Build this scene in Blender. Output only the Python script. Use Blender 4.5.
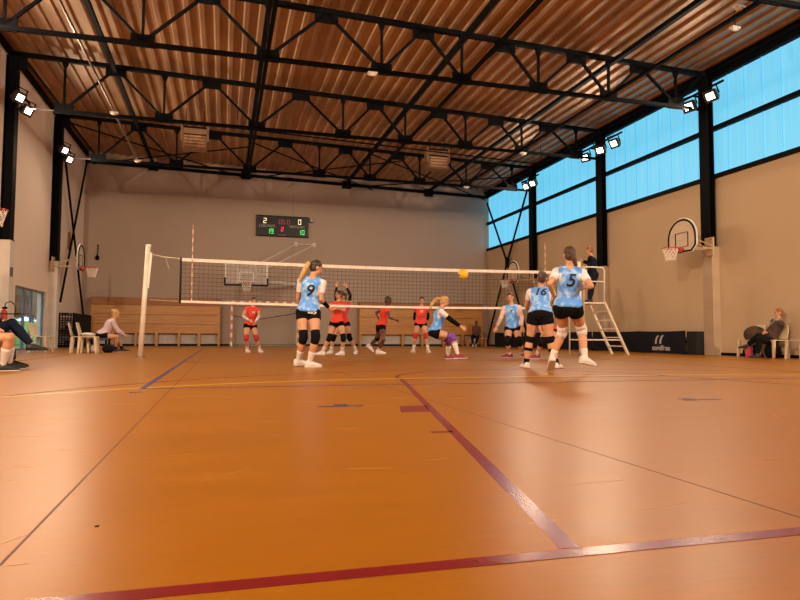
import bpy, bmesh, math, random
from mathutils import Vector, Matrix
from mathutils.bvhtree import BVHTree
for o in list(bpy.data.objects): bpy.data.objects.remove(o)
S = bpy.context.scene
COL = S.collection
PI = math.pi
rnd = random.Random(7)

# ------------------------------------------------------------------ camera
def cam_axes(yaw, pitch, roll):
    y, t, r = map(math.radians, (yaw, pitch, roll))
    F = Vector((math.sin(y)*math.cos(t), math.cos(y)*math.cos(t), math.sin(t)))
    R = Vector((math.cos(y), -math.sin(y), 0)); U = R.cross(F)
    return F, R*math.cos(r)+U*math.sin(r), -R*math.sin(r)+U*math.cos(r)
F_, R_, U_ = cam_axes(15.405, 3.223, 0.2706)
cd = bpy.data.cameras.new('camera'); cam = bpy.data.objects.new('camera', cd); COL.objects.link(cam)
M = Matrix.Identity(4)
for i in range(3):
    M[i][0], M[i][1], M[i][2] = R_[i], U_[i], -F_[i]
M[2][3] = 0.5033
cam.matrix_world = M
cd.sensor_fit = 'HORIZONTAL'; cd.sensor_width = 36; cd.lens = 36*639.69/800; cd.clip_start = .05; cd.clip_end = 300
S.camera = cam

# ------------------------------------------------------------------ light and exposure
S.view_settings.view_transform = 'Standard'; S.view_settings.look = 'None'
S.view_settings.gamma = 1; S.view_settings.use_curve_mapping = False
S.view_settings.exposure = 0.0
W = bpy.data.worlds.new('sky'); S.world = W; W.use_nodes = True
wb = W.node_tree.nodes['Background']; wb.inputs[0].default_value = (.62, .82, 1, 1); wb.inputs[1].default_value = 3.6
WINDOW_COL = (.165, .62, .86); WINDOW_STR = 1.0
FLOOD_W = 390; FLOOD_COL = (1, .745, .51)
XL, XR, YB, YF, HW = -6.22, 13.607, 31.67, -3.0, 9.2
TY = (9.86, 15.28, 20.67, 26.12)

# ------------------------------------------------------------------ materials
def mat(name, col, rough=.6, metal=0, col2=None, nscale=6, stretch=(1, 1, 1), bump=0, emit=None, estr=0, spec=.5, detail=4, lo=.35, hi=.65, trans=0, alpha=1, sss=0):
    m = bpy.data.materials.new(name); m.use_nodes = True; nt = m.node_tree; N = nt.nodes; L = nt.links
    b = N['Principled BSDF']; b.inputs['Roughness'].default_value = rough; b.inputs['Metallic'].default_value = metal
    b.inputs['Specular IOR Level'].default_value = spec; b.inputs['Base Color'].default_value = (*col, 1)
    b.inputs['Transmission Weight'].default_value = trans; b.inputs['Alpha'].default_value = alpha
    tc = N.new('ShaderNodeTexCoord'); mp = N.new('ShaderNodeMapping'); mp.inputs['Scale'].default_value = stretch
    nz = N.new('ShaderNodeTexNoise'); nz.inputs['Scale'].default_value = nscale; nz.inputs['Detail'].default_value = detail
    L.new(tc.outputs['Object'], mp.inputs[0]); L.new(mp.outputs[0], nz.inputs[0])
    c2 = col2 or tuple(c*.86 for c in col)
    rp = N.new('ShaderNodeValToRGB'); rp.color_ramp.elements[0].position = lo; rp.color_ramp.elements[1].position = hi
    rp.color_ramp.elements[0].color = (*c2, 1); rp.color_ramp.elements[1].color = (*col, 1)
    L.new(nz.outputs['Fac'], rp.inputs[0]); L.new(rp.outputs[0], b.inputs['Base Color'])
    if bump:
        bp = N.new('ShaderNodeBump'); bp.inputs['Strength'].default_value = bump; bp.inputs['Distance'].default_value = .02
        L.new(nz.outputs['Fac'], bp.inputs['Height']); L.new(bp.outputs[0], b.inputs['Normal'])
    if emit:
        b.inputs['Emission Color'].default_value = (*emit, 1); b.inputs['Emission Strength'].default_value = estr
    return m
K = {}
K['black'] = mat('black steel paint', (.004, .0045, .006), .7, spec=.1)
K['black2'] = mat('black rubber', (.01, .01, .012), .8)
K['wall'] = mat('tan wall plaster', (.60, .46, .30), .85, nscale=.5, col2=(.57, .43, .28), bump=0)
K['wallback'] = mat('grey brown plaster', (.47, .365, .30), .85, nscale=.35, col2=(.45, .345, .28))
K['wallleft'] = mat('pale pinkish plaster', (.88, .74, .62), .85, nscale=.5, col2=(.86, .72, .60))
K['pierleft'] = mat('pale concrete pier', (.78, .72, .66), .8, nscale=2)
K['pilaster'] = mat('painted concrete pier', (.52, .40, .29), .8, nscale=2)
K['white'] = mat('white paint', (.8, .78, .74), .45)
K['cream'] = mat('cream painted steel', (.82, .74, .62), .4)
K['tape'] = mat('white net tape', (.85, .76, .68), .7)
K['chair'] = mat('cream plastic', (.74, .62, .42), .45)
K['red'] = mat('red paint', (.55, .03, .02), .5)
K['orange'] = mat('orange red paint', (.75, .18, .04), .5)
K['navy'] = mat('navy sheet', (.009, .010, .02), .7, spec=.2, nscale=9, bump=.2)
K['logo'] = mat('pale grey print', (.55, .52, .5), .7)
K['glassw'] = mat('clear glass', (.9, .95, 1), .03, trans=1, col2=(.9, .95, 1))
K['alu'] = mat('grey aluminium', (.25, .33, .42), .4, .5)
K['wood'] = mat('varnished plywood', (.62, .30, .08), .4, col2=(.46, .20, .05), nscale=3, stretch=(.6, 1, 12), detail=6)
K['wooddark'] = mat('brown beam board', (.40, .165, .05), .5, col2=(.31, .12, .035), nscale=3, stretch=(.6, 1, 10))
K['alcove'] = mat('pale grey alcove board', (.66, .58, .52), .7)
K['grass'] = mat('grass bank', (.18, .45, .06), .9, col2=(.06, .20, .02), nscale=5)
K['lens'] = mat('lit floodlight glass', (1, 1, 1), .3, emit=(1, .86, .62), estr=9)
K['lensw'] = mat('lit cool floodlight glass', (1, 1, 1), .3, emit=(.85, .95, 1), estr=9)
K['house'] = mat('floodlight housing', (.10, .09, .075), .4, .6)
K['heater'] = mat('beige heater casing', (.34, .20, .11), .5)
K['grille'] = mat('heater louvre', (.66, .42, .24), .45)
K['galv'] = mat('galvanised tube', (.30, .27, .24), .3, .8)
K['netdark'] = mat('dark net twine', (.05, .035, .03), .8)
K['netpale'] = mat('pale net twine', (.60, .55, .5), .8)
K['rope'] = mat('green and white rope', (.35, .36, .22), .8, col2=(.75, .7, .6), nscale=30)
K['screen'] = mat('scoreboard black face', (.008, .008, .009), .35)
K['yellow'] = mat('yellow ball leather', (.85, .50, .03), .5, nscale=3)
K['ballblue'] = mat('blue ball leather', (.05, .13, .5), .5)
for n, c in (('dwhite', (1, .85, .55)), ('dgreen', (.10, .9, .22)), ('dred', (1, .06, .16)), ('ddim', (.40, .06, .10))):
    K[n] = mat('lit digits '+n[1:], c, emit=c, estr=.95 if n != 'ddim' else .5)
K['lline'] = mat('dark red court line', (.20, .012, .016), .26)
K['bline'] = mat('blue court line', (.045, .03, .17), .26)
K['yline'] = mat('yellow court line', (.80, .50, .03), .3)
K['seam'] = mat('floor seam', (.13, .04, .012), .5)

def floor_mat():
    m = mat('orange sports vinyl', (.52, .205, .028), .34); nt = m.node_tree; N = nt.nodes; L = nt.links
    b = N['Principled BSDF']
    tc = N.new('ShaderNodeTexCoord')
    def noise(sc, st, det=5):
        mp = N.new('ShaderNodeMapping'); mp.inputs['Scale'].default_value = st; L.new(tc.outputs['Object'], mp.inputs[0])
        nz = N.new('ShaderNodeTexNoise'); nz.inputs['Scale'].default_value = sc; nz.inputs['Detail'].default_value = det
        L.new(mp.outputs[0], nz.inputs[0]); return nz
    a = noise(2.2, (.7, 2.2, 1)); c = noise(28, (.5, 3, 1)); d = noise(240, (1, 1, 1), 2)
    rp = N.new('ShaderNodeValToRGB'); e = rp.color_ramp.elements
    e[0].position = .3; e[0].color = (.29, .106, .0035, 1); e[1].position = .7; e[1].color = (.36, .136, .006, 1)
    mx = N.new('ShaderNodeMath'); mx.operation = 'MULTIPLY_ADD'; mx.inputs[1].default_value = .45
    L.new(c.outputs['Fac'], mx.inputs[0]); mm = N.new('ShaderNodeMath'); mm.operation = 'MULTIPLY'; mm.inputs[1].default_value = .55
    L.new(a.outputs['Fac'], mm.inputs[0]); L.new(mm.outputs[0], mx.inputs[2]); L.new(mx.outputs[0], rp.inputs[0])
    L.new(rp.outputs[0], b.inputs['Base Color'])
    rr = N.new('ShaderNodeMapRange'); rr.inputs['To Min'].default_value = .29; rr.inputs['To Max'].default_value = .38; b.inputs['Specular IOR Level'].default_value = .25
    L.new(a.outputs['Fac'], rr.inputs[0]); L.new(rr.outputs[0], b.inputs['Roughness'])
    bp = N.new('ShaderNodeBump'); bp.inputs['Strength'].default_value = .15; bp.inputs['Distance'].default_value = .001
    L.new(d.outputs['Fac'], bp.inputs['Height']); L.new(bp.outputs[0], b.inputs['Normal'])
    return m
K['floor'] = floor_mat()
K['deck'] = mat('ribbed steel roof deck', (.56, .35, .20), .5, .3, col2=(.40, .24, .13), nscale=1.5, stretch=(1, .4, 1))

def window_mat():
    m = bpy.data.materials.new('backlit ribbed polycarbonate'); m.use_nodes = True; nt = m.node_tree; N = nt.nodes; L = nt.links
    b = N['Principled BSDF']; b.inputs['Base Color'].default_value = (.10, .2, .22, 1); b.inputs['Roughness'].default_value = .4
    tc = N.new('ShaderNodeTexCoord'); mp = N.new('ShaderNodeMapping'); mp.inputs['Scale'].default_value = (1, 9, .25)
    nz = N.new('ShaderNodeTexNoise'); nz.inputs['Scale'].default_value = 2; L.new(tc.outputs['Object'], mp.inputs[0]); L.new(mp.outputs[0], nz.inputs[0])
    rp = N.new('ShaderNodeValToRGB'); e = rp.color_ramp.elements
    e[0].position = .3; e[0].color = (WINDOW_COL[0]*.8, WINDOW_COL[1]*.9, WINDOW_COL[2]*.96, 1); e[1].position = .7; e[1].color = (*WINDOW_COL, 1)
    L.new(nz.outputs['Fac'], rp.inputs[0]); L.new(rp.outputs[0], b.inputs['Emission Color']); b.inputs['Emission Strength'].default_value = WINDOW_STR
    return m
K['poly'] = window_mat()
K['joint'] = mat('blue grey panel joint', (.10, .25, .38), .5, emit=(.08, .42, .68), estr=1.1)

# ------------------------------------------------------------------ mesh helpers
class MB:
    def __init__(s): s.v = []; s.f = []; s.m = []
    def add(s, vs, fs, mi=0):
        o = len(s.v); s.v += [Vector(v) for v in vs]; s.f += [tuple(i+o for i in f) for f in fs]; s.m += [mi]*len(fs); return s
    def hexa(s, p, mi=0):
        return s.add(p, [(0, 3, 2, 1), (4, 5, 6, 7), (0, 1, 5, 4), (1, 2, 6, 5), (2, 3, 7, 6), (3, 0, 4, 7)], mi)
    def box(s, x0, x1, y0, y1, z0, z1, mi=0):
        return s.hexa([(x0, y0, z0), (x1, y0, z0), (x1, y1, z0), (x0, y1, z0), (x0, y0, z1), (x1, y0, z1), (x1, y1, z1), (x0, y1, z1)], mi)
    def bar(s, p, q, w, h=None, mi=0, up=(0, 0, 1)):
        p, q = Vector(p), Vector(q); h = h or w; d = (q-p).normalized(); u = Vector(up)
        if abs(d.dot(u)) > .95: u = Vector((1, 0, 0)) if abs(d.x) < .9 else Vector((0, 1, 0))
        r = d.cross(u).normalized()*w/2; u = r.cross(d).normalized()*h/2
        return s.hexa([p-r-u, p+r-u, p+r+u, p-r+u, q-r-u, q+r-u, q+r+u, q-r+u], mi) 
    def ring_loft(s, rings, mi=0, cap=True):
        n = len(rings[0]); o = len(s.v)
        for r in rings: s.v += [Vector(v) for v in r]
        for k in range(len(rings)-1):
            for i in range(n):
                j = (i+1) % n; s.f.append((o+k*n+i, o+k*n+j, o+(k+1)*n+j, o+(k+1)*n+i)); s.m.append(mi)
        if cap:
            s.f.append(tuple(o+i for i in range(n))[::-1]); s.m.append(mi)
            e = o+(len(rings)-1)*n; s.f.append(tuple(e+i for i in range(n))); s.m.append(mi)
        return s
    def tube(s, pts, r, n=8, mi=0, closed=False):
        pts = [Vector(p) for p in pts]; k = len(pts); rs = r if isinstance(r, (list, tuple)) else [r]*k
        rings = []; prev = None
        for i in range(k):
            if closed: d = pts[(i+1) % k]-pts[i-1]
            else: d = pts[min(i+1, k-1)]-pts[max(i-1, 0)]
            d.normalize()
            if prev is None:
                a = Vector((0, 0, 1)) if abs(d.z) < .9 else Vector((1, 0, 0)); a = (a-d*a.dot(d)).normalized()
            else: a = (prev-d*prev.dot(d)).normalized()
            prev = a; b = d.cross(a)
            rings.append([pts[i]+(a*math.cos(t)+b*math.sin(t))*rs[i] for t in [2*PI*j/n for j in range(n)]])
        if closed: rings.append(rings[0]); return s.ring_loft(rings, mi, False)
        return s.ring_loft(rings, mi)
    def ell(s, c, r, n=12, m=8, mi=0, mtx=None):
        c = Vector(c); rings = []
        for i in range(m+1):
            t = PI*(i+.02*(1 if i == 0 else -1 if i == m else 0)*3)/m
            ring = []
            for j in range(n):
                p = Vector((math.sin(t)*math.cos(2*PI*j/n)*r[0], math.sin(t)*math.sin(2*PI*j/n)*r[1], -math.cos(t)*r[2]))
                if mtx: p = mtx @ p
                ring.append(c+p)
            rings.append(ring)
        return s.ring_loft(rings, mi)
    def mesh(s, name, org=(0, 0, 0)):
        me = bpy.data.meshes.new(name); org = Vector(org)
        me.from_pydata([v-org for v in s.v], [], s.f); 
        for p, i in zip(me.polygons, s.m): p.material_index = i
        bm = bmesh.new(); bm.from_mesh(me); bmesh.ops.recalc_face_normals(bm, faces=bm.faces); bm.to_mesh(me); bm.free()
        me.update(); return me
    def base(s):
        xs = [v.x for v in s.v]; ys = [v.y for v in s.v]; zs = [v.z for v in s.v]
        return Vector(((min(xs)+max(xs))/2, (min(ys)+max(ys))/2, min(zs)))
    def build(s, name, mats, parent=None, smooth=False, bevel=0):
        if not isinstance(mats, (list, tuple)): mats = [mats]
        org = wpos(parent) if parent else s.base()
        o = bpy.data.objects.new(name, s.mesh(name, org))
        for m in mats: o.data.materials.append(K[m] if isinstance(m, str) else m)
        COL.objects.link(o)
        if parent: o.parent = parent
        else: o.location = org
        if smooth:
            for p in o.data.polygons: p.use_smooth = True
        if bevel:
            b = o.modifiers.new('bevel', 'BEVEL'); b.width = bevel; b.segments = 2; b.limit_method = 'ANGLE'
        return o
def wpos(o):
    p = Vector((0, 0, 0))
    while o: p += o.location; o = o.parent
    return p
def tag(o, label, cat, group=None):
    o['label'] = label; o['category'] = cat
    if group: o['group'] = group
    return o
def thing(name, label, cat, loc=(0, 0, 0), group=None):
    o = bpy.data.objects.new(name, None); COL.objects.link(o); o.location = loc; o.empty_display_size = .1
    return tag(o, label, cat, group)
def struct(o): o['kind'] = 'structure'; return o
def dup(src, loc=None, rotz=None, label=None, group=None):
    def cp(o, par):
        c = o.copy(); COL.objects.link(c); c.parent = par
        for ch in o.children: cp(ch, c)
        return c
    r = cp(src, None)
    if loc is not None: r.location = loc
    if rotz is not None: r.rotation_euler = (0, 0, rotz)
    if label: r['label'] = label
    if group: r['group'] = group
    return r
def text_mb(body, size, origin, xdir, zdir, ext=.003, shear=0, align='CENTER', thick=0, fine=0):
    cu = bpy.data.curves.new('t', 'FONT'); cu.body = body; cu.size = size; cu.align_x = align; cu.align_y = 'CENTER'; cu.extrude = ext; cu.shear = shear; cu.offset = thick
    to = bpy.data.objects.new('t', cu); COL.objects.link(to)
    me = bpy.data.meshes.new_from_object(to.evaluated_get(bpy.context.evaluated_depsgraph_get()))
    x = Vector(xdir).normalized(); z = Vector(zdir).normalized(); n = x.cross(z)
    bm = bmesh.new(); bm.from_mesh(me); bmesh.ops.triangulate(bm, faces=bm.faces)
    for _ in range(fine):
        big = [e for e in bm.edges if e.calc_length() > size*.12]
        if not big: break
        bmesh.ops.subdivide_edges(bm, edges=big, cuts=1); bmesh.ops.triangulate(bm, faces=bm.faces)
    bm.to_mesh(me); bm.free()
    mb = MB(); mb.add([Vector(origin)+x*v.co.x+z*v.co.y+n*v.co.z for v in me.vertices], [tuple(p.vertices) for p in me.polygons])
    bpy.data.objects.remove(to); bpy.data.curves.remove(cu); bpy.data.meshes.remove(me)
    return mb

# ------------------------------------------------------------------ room shell
fl = struct(MB().box(XL-.3, XR+.3, YF-.3, YB+.3, -.2, 0).build('floor', 'floor'))
def floor_strip(name, m, quads, z=.0012):
    mb = MB()
    for q in quads:
        n = len(q); mb.add([(x, y, z) for x, y in q]+[(x, y, .0002) for x, y in q], [tuple(range(n))]+[(i, n+i, n+(i+1) % n, (i+1) % n) for i in range(n)])
    return mb.build(name, m, fl)
def seg(x0, y0, x1, y1, w=.05):
    a, b = Vector((x0, y0)), Vector((x1, y1)); d = (b-a).normalized(); n = Vector((-d.y, d.x))*w/2
    return [tuple(a-n), tuple(b-n), tuple(b+n), tuple(a+n)]
def arc(cx, cy, r, a0, a1, n=40, w=.05):
    q = []
    for i in range(n):
        t0 = math.radians(a0+(a1-a0)*i/n); t1 = math.radians(a0+(a1-a0)*(i+1)/n)
        q.append([(cx+(r-w/2)*math.cos(t0), cy+(r-w/2)*math.sin(t0)), (cx+(r+w/2)*math.cos(t0), cy+(r+w/2)*math.sin(t0)), (cx+(r+w/2)*math.cos(t1), cy+(r+w/2)*math.sin(t1)), (cx+(r-w/2)*math.cos(t1), cy+(r-w/2)*math.sin(t1))])
    return q
VX0, VX1, VY0, VY1 = -.72, 8.28, 6.44, 24.44
floor_strip('volleyball_court_line', 'bline', [seg(VX0, VY0-.025, VX0, VY1, .055), seg(VX1, VY0, VX1, VY1), seg(VX0, VY0, VX1, VY0), seg(VX0, VY1, VX1, VY1), seg(VX0, 12.44, VX1, 12.44), seg(VX0, 18.44, VX1, 18.44), seg(VX0, 15.44, VX1, 15.44)], .0016)
BC = 3.8
bq = []
for sy, o in ((1, 1.36), (-1, 29.5)):
    g = lambda y: o+sy*y
    bq += [seg(-3.7, g(0), 11.3, g(0), .052), seg(BC-1.8, g(5.8), BC+1.8, g(5.8))]
    for sx in (-1, 1):
        bq.append(seg(BC+sx*2.993, g(.032), BC+sx*1.8, g(5.8), .052))
        bq.append([(BC+sx*(2.46), g(2.74)), (BC+sx*(2.37), g(3.10)), (BC+sx*(2.37+.20), g(3.10)), (BC+sx*(2.46+.20), g(2.74))])
        bq.append(seg(BC+sx*2.62, g(1.86), BC+sx*2.74, g(1.86), .045))
        bq.append(seg(BC+sx*6.25, g(0), BC+sx*6.25, g(1.575), .05))
    bq += arc(BC, g(5.8), 1.8, 0 if sy > 0 else 180, 180 if sy > 0 else 360, 24) + arc(BC, g(1.575), 6.25, 0 if sy > 0 else 180, 180 if sy > 0 else 360, 60)
bq += [seg(-3.7, 1.36, -3.7, 29.5), seg(11.3, 1.36, 11.3, 29.5)]
floor_strip('basketball_court_line', 'lline', bq)
yq = []
for sy, o in ((1, 1.36), (-1, 29.5)):
    yq += arc(BC-1.5, o, 6, 90 if sy > 0 else 180, 180 if sy > 0 else 270, 30) + arc(BC+1.5, o, 6, 0 if sy > 0 else 270, 90 if sy > 0 else 360, 30) + [seg(BC-1.5, o+sy*6, BC+1.5, o+sy*6)]
floor_strip('handball_court_line', 'yline', yq, .0014)
floor_strip('badminton_mark', 'bline', [seg(.66, 4.55, .98, 4.55, .05), seg(.78, 4.63, .88, 4.63, .10), seg(3.58, 4.38, 3.93, 4.38, .05), seg(3.6, 4.45, 3.72, 4.45, .08), seg(-.78, 6.05, -.68, 6.05, .06)], .0018)
floor_strip('floor_seam', 'seam', [seg(-.46, YF, -.46, 30, .007), seg(1.57, YF, 1.57, 30, .007)], .0008)
floor_strip('floor_socket', 'black', [seg(-.315, 1.86, -.305, 1.86, .01)], .002)
scr = []
for i in range(110):
    x, y = rnd.uniform(-2.5, 5), rnd.uniform(1.5, 7); a = rnd.choice((0, 0, .1, -.15, .4, 1.0))+rnd.uniform(-.2, .2); l = rnd.uniform(.06, .3)
    scr.append(seg(x, y, x+l*math.cos(a), y+l*math.sin(a), rnd.uniform(.001, .0025)))
K['scuff'] = mat('pale shoe scuff', (.72, .42, .15), .33, spec=.3)
floor_strip('shoe_scuff', 'scuff', scr, .001)

# ceiling: ribbed deck, monopitch falling to the right; ribs run along the hall
def zc(x): return 8.86-(x-XL)*.0285
mb = MB(); pts = []; x = XL-.3; p = .37
while x < XR+.35:
    pts += [(x, .075), (x+.20, .075), (x+.235, 0), (x+.335, 0)]; x += p
vs = []
for (px, dz) in pts: vs += [(px, YF-.3, zc(px)+dz), (px, YB+.3, zc(px)+dz)]
mb.add(vs, [(2*i, 2*i+1, 2*i+3, 2*i+2) for i in range(len(pts)-1)])
struct(mb.build('ceiling', 'deck'))
struct(MB().hexa([(XL-.3, YF-.3, zc(XL)+.12), (XR+.35, YF-.3, zc(XR)+.12), (XR+.35, YB+.3, zc(XR)+.12), (XL-.3, YB+.3, zc(XL)+.12), (XL-.3, YF-.3, zc(XL)+.3), (XR+.35, YF-.3, zc(XR)+.3), (XR+.35, YB+.3, zc(XR)+.3), (XL-.3, YB+.3, zc(XL)+.3)]).build('ceiling_roofing', 'black'))

struct(MB().box(XL-.3, XR+.3, YB, YB+.3, 0, HW).build('wall_back', 'wallback'))
struct(MB().box(XL-.3, XR+.3, YF-.3, YF, 0, HW).build('wall_front', 'wallback'))
struct(MB().box(XR, XR+.3, YF, YB, 0, 5.10).build('wall_right', 'wall'))
struct(MB().box(XR, XR+.3, YF, YB, 8.12, 8.6).build('wall_right_lintel', 'black'))
# left wall with two openings
DO = ((16.6, 20.2), (22.15, 25.75))
mb = MB(); y = YF
for a, b in DO: mb.box(XL-.3, XL, y, a, 0, HW); mb.box(XL-.3, XL, a, b, 2.02, HW); y = b
mb.box(XL-.3, XL, y, YB, 0, HW); struct(mb.build('wall_left', 'wallleft'))
for nm, mbx in (('baseboard_back', MB().box(XL, XR, YB-.02, YB, 0, .08)), ('baseboard_right', MB().box(XR-.02, XR, YF, YB-.02, 0, .08)),
                ('baseboard_left', MB().box(XL, XL+.02, YF, 16.6, 0, .08).box(XL, XL+.02, 20.2, 22.15, 0, .08).box(XL, XL+.02, 25.75, YB-.02, 0, .08))):
    struct(mbx.build(nm, 'black'))
# vertical wall joints on back wall
struct(MB().box(3.2, 3.212, YB-.004, YB, 2.3, HW-.6).build('trim_1', K['wooddark']))
# sliding glass doors
for i, (a, b) in enumerate(DO):
    d = MB(); t = .06; x0, x1 = XL-.16, XL-.08
    d.box(x0, x1, a, a+t, 0, 2.02).box(x0, x1, b-t, b, 0, 2.02).box(x0, x1, a, b, 1.96, 2.02).box(x0, x1, a, b, 0, .05)
    for f in (.36, .60): ym = a+(b-a)*f; d.box(x0, x1, ym-.05, ym+.05, .05, 1.96)
    do = struct(d.build('door_%d' % (i+1), 'alu'))
    MB().box(XL-.125, XL-.115, a+t, b-t, .05, 1.96).build('glass_pane', 'glassw', do)
    MB().box(XL-.08, XL-.03, a+(b-a)*.6+.07, a+(b-a)*.6+.09, .9, 1.15).build('door_handle', 'galv', do)
# outside: paving and a grass bank
struct(MB().box(-12, XL-.3, 8, 36, -.2, -.02).build('trim_2', 'pilaster'))
mb = MB(); n = 24
vs = []
for i in range(n+1):
    for j in range(7):
        yy = 6+i*1.5; xx = -7.6-j*.55; vs.append((xx, yy, -.1+min(j, 3)*.42+rnd.uniform(-.04, .04)))
mb.add(vs, [(i*7+j, i*7+j+1, (i+1)*7+j+1, (i+1)*7+j) for i in range(n) for j in range(6)])
g = mb.build('grass_bank', 'grass'); tag(g, 'green grass bank outside the sliding glass door', 'grass'); g['kind'] = 'stuff'
hg = MB()
for i in range(46):
    c = (-9.6+rnd.uniform(-.2, .2), 6+i*.8, 2.5+rnd.uniform(0, .4)); hg.ell(c, (.7, .8, 1.4), 10, 7)
K['hedge'] = mat('dark brown green hedge', (.07, .06, .025), .95, col2=(.02, .03, .01), nscale=9)
h = hg.build('hedge', 'hedge'); tag(h, 'dark hedge along the top of the grass bank outside', 'hedge'); h['kind'] = 'stuff'

# right window band: one window per bay
BAY = [YF]+[4.44, 9.86, 15.28, 20.67, 26.12, YB]
z0, zm, z1 = 5.10, 6.54, 8.12
for i in range(len(BAY)-1):
    a, b = BAY[i], BAY[i+1]
    w = struct(MB().box(XR+.06, XR+.10, a, b, z0, z1).build('window_%d' % (i+1), 'poly'))
    MB().box(XR-.10, XR+.12, a, b, z0-.02, z0+.09).build('sill_beam', 'black', w)
    MB().box(XR-.08, XR+.12, a, b, zm-.06, zm+.06).build('middle_rail', 'black', w)
    MB().box(XR-.08, XR+.12, a, b, z1-.16, z1).build('head_rail', 'black', w)
    j = MB(); n = max(1, round((b-a)/.6))
    for k in range(1, n):
        yy = b-(b-a)*k/n; j.box(XR+.03, XR+.06, yy-.012, yy+.012, z0+.09, z1-.16)
    j.build('panel_joint', 'joint', w)
# perimeter steel
struct(MB().box(XR-.22, XR+.02, YF, YB, 8.12, 8.22).build('trim_3', 'black'))
struct(MB().box(XL, XL+.12, YF, YB, 8.68, 8.84).build('trim_4', 'black'))
struct(MB().hexa([(XL, YB-.12, 8.36), (XR, YB-.12, 7.90), (XR, YB, 7.90), (XL, YB, 8.36), (XL, YB-.12, 8.50), (XR, YB-.12, 8.04), (XR, YB, 8.04), (XL, YB, 8.50)]).build('trim_5', 'black'))

# ------------------------------------------------------------------ columns and piers
bn = ['nearest the camera of those in view', 'above the referee', 'behind the net', 'far']
def column(side, Y, label, zb):
    t = thing('steel_column', label, 'column', ((XR-.19) if side > 0 else XL+.14, Y, zb), 'black steel columns on the hall walls')
    X = t.location.x; w = .11 if side > 0 else .14; top = (zc(X)-.25)
    MB().box(X-w, X-w+.025, Y-.17, Y+.17, zb, top).build('flange', 'black', t)
    MB().box(X+w-.025, X+w, Y-.17, Y+.17, zb, top).build('flange', 'black', t)
    MB().box(X-w+.025, X+w-.025, Y-.02, Y+.02, zb, top).build('web', 'black', t)
    MB().box(X-w-.02, X+w+.02, Y-.2, Y+.2, zb, zb+.03).build('base_plate', 'black', t)
    p = MB().box(min(X-w+.05, XL if side < 0 else 99), XR if side > 0 else X+w+.02, Y-.19, Y+.19, 0, zb).build('concrete_pier', 'pilaster' if side > 0 else 'pierleft')
    tag(p, label.replace('black steel column', 'pale concrete pier under the column'), 'pier', 'pale concrete piers under the columns')
for Y, w in zip(TY[1:], ('beside the near right basketball hoop', 'on the right wall behind the referee stand', 'on the right wall beside the far side hoop')):
    column(1, Y, 'black steel column '+w, 3.1)
for Y, w in zip(TY[2:], ('on the left wall at the left edge', 'on the left wall next to the X bracing')):
    column(-1, Y, 'black steel column '+w, 3.2)

# ------------------------------------------------------------------ roof trusses
BN = (-4.7, -1.9, .9, 3.7, 5.85, 8.05, 10.2, 12.4); TN = (-5.85, -3.3, -.5, 2.3, 4.8, 7.07, 9.2, 11.2, 13.25)
def ztop(x): return zc(x)-.14
ZB = 7.12
def truss(Y, label):
    t = thing('roof_truss', label, 'truss', (0, Y, ZB), 'black steel roof trusses')
    MB().bar((XL+.05, Y, ztop(XL)), (XR-.05, Y, ztop(XR)), .13, .12).build('top_chord', 'black', t)
    MB().bar((-4.8, Y, ZB), (12.6, Y, ZB), .11, .09).build('bottom_chord', 'black', t)
    MB().bar((XL+.2, Y, ZB+.02), (-4.8, Y, ZB), .035).build('tie_rod', 'galv', t)
    MB().bar((12.6, Y, ZB), (XR-.3, Y, ZB), .08).build('tie_bar', 'black', t)
    for i, b in enumerate(BN):
        for q in (TN[i], TN[i+1]):
            MB().bar((b, Y, ZB+.05), (q, Y, ztop(q)-.05), .06, .07).build('diagonal', 'black', t)
        MB().bar((b, Y, ZB), (b, Y, ztop(b)), .06).build('vertical', 'black', t)
        MB().box(b-.26, b+.26, Y-.03, Y+.03, ZB-.07, ZB+.22).build('gusset_plate', 'black', t)
        MB().hexa([(b-.05, Y-.02, ztop(b)-.22), (b+.05, Y-.02, ztop(b)-.22), (b+.05, Y+.02, ztop(b)-.22), (b-.05, Y+.02, ztop(b)-.22), (b-.12, Y-.02, ztop(b)), (b+.12, Y-.02, ztop(b)), (b+.12, Y+.02, ztop(b)), (b-.12, Y+.02, ztop(b))]).build('hanger_plate', 'black', t)
    for q in TN[1:-1]:
        MB().box(q-.29, q+.29, Y-.03, Y+.03, ztop(q)-.29, ztop(q)).build('gusset_plate', 'black', t)
    MB().box(XL+.02, XL+.5, Y-.03, Y+.03, ztop(XL)-.45, ztop(XL)).build('end_plate', 'black', t)
    return t
TR = truss(TY[1], 'black roof truss ending over the near right hoop column')
dup(TR, (0, TY[0], ZB), label='black roof truss in the top right corner, nearest the camera')
dup(TR, (0, TY[2], ZB), label='black roof truss second from the far wall')
dup(TR, (0, TY[3], ZB), label='black roof truss closest to the far wall')
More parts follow.
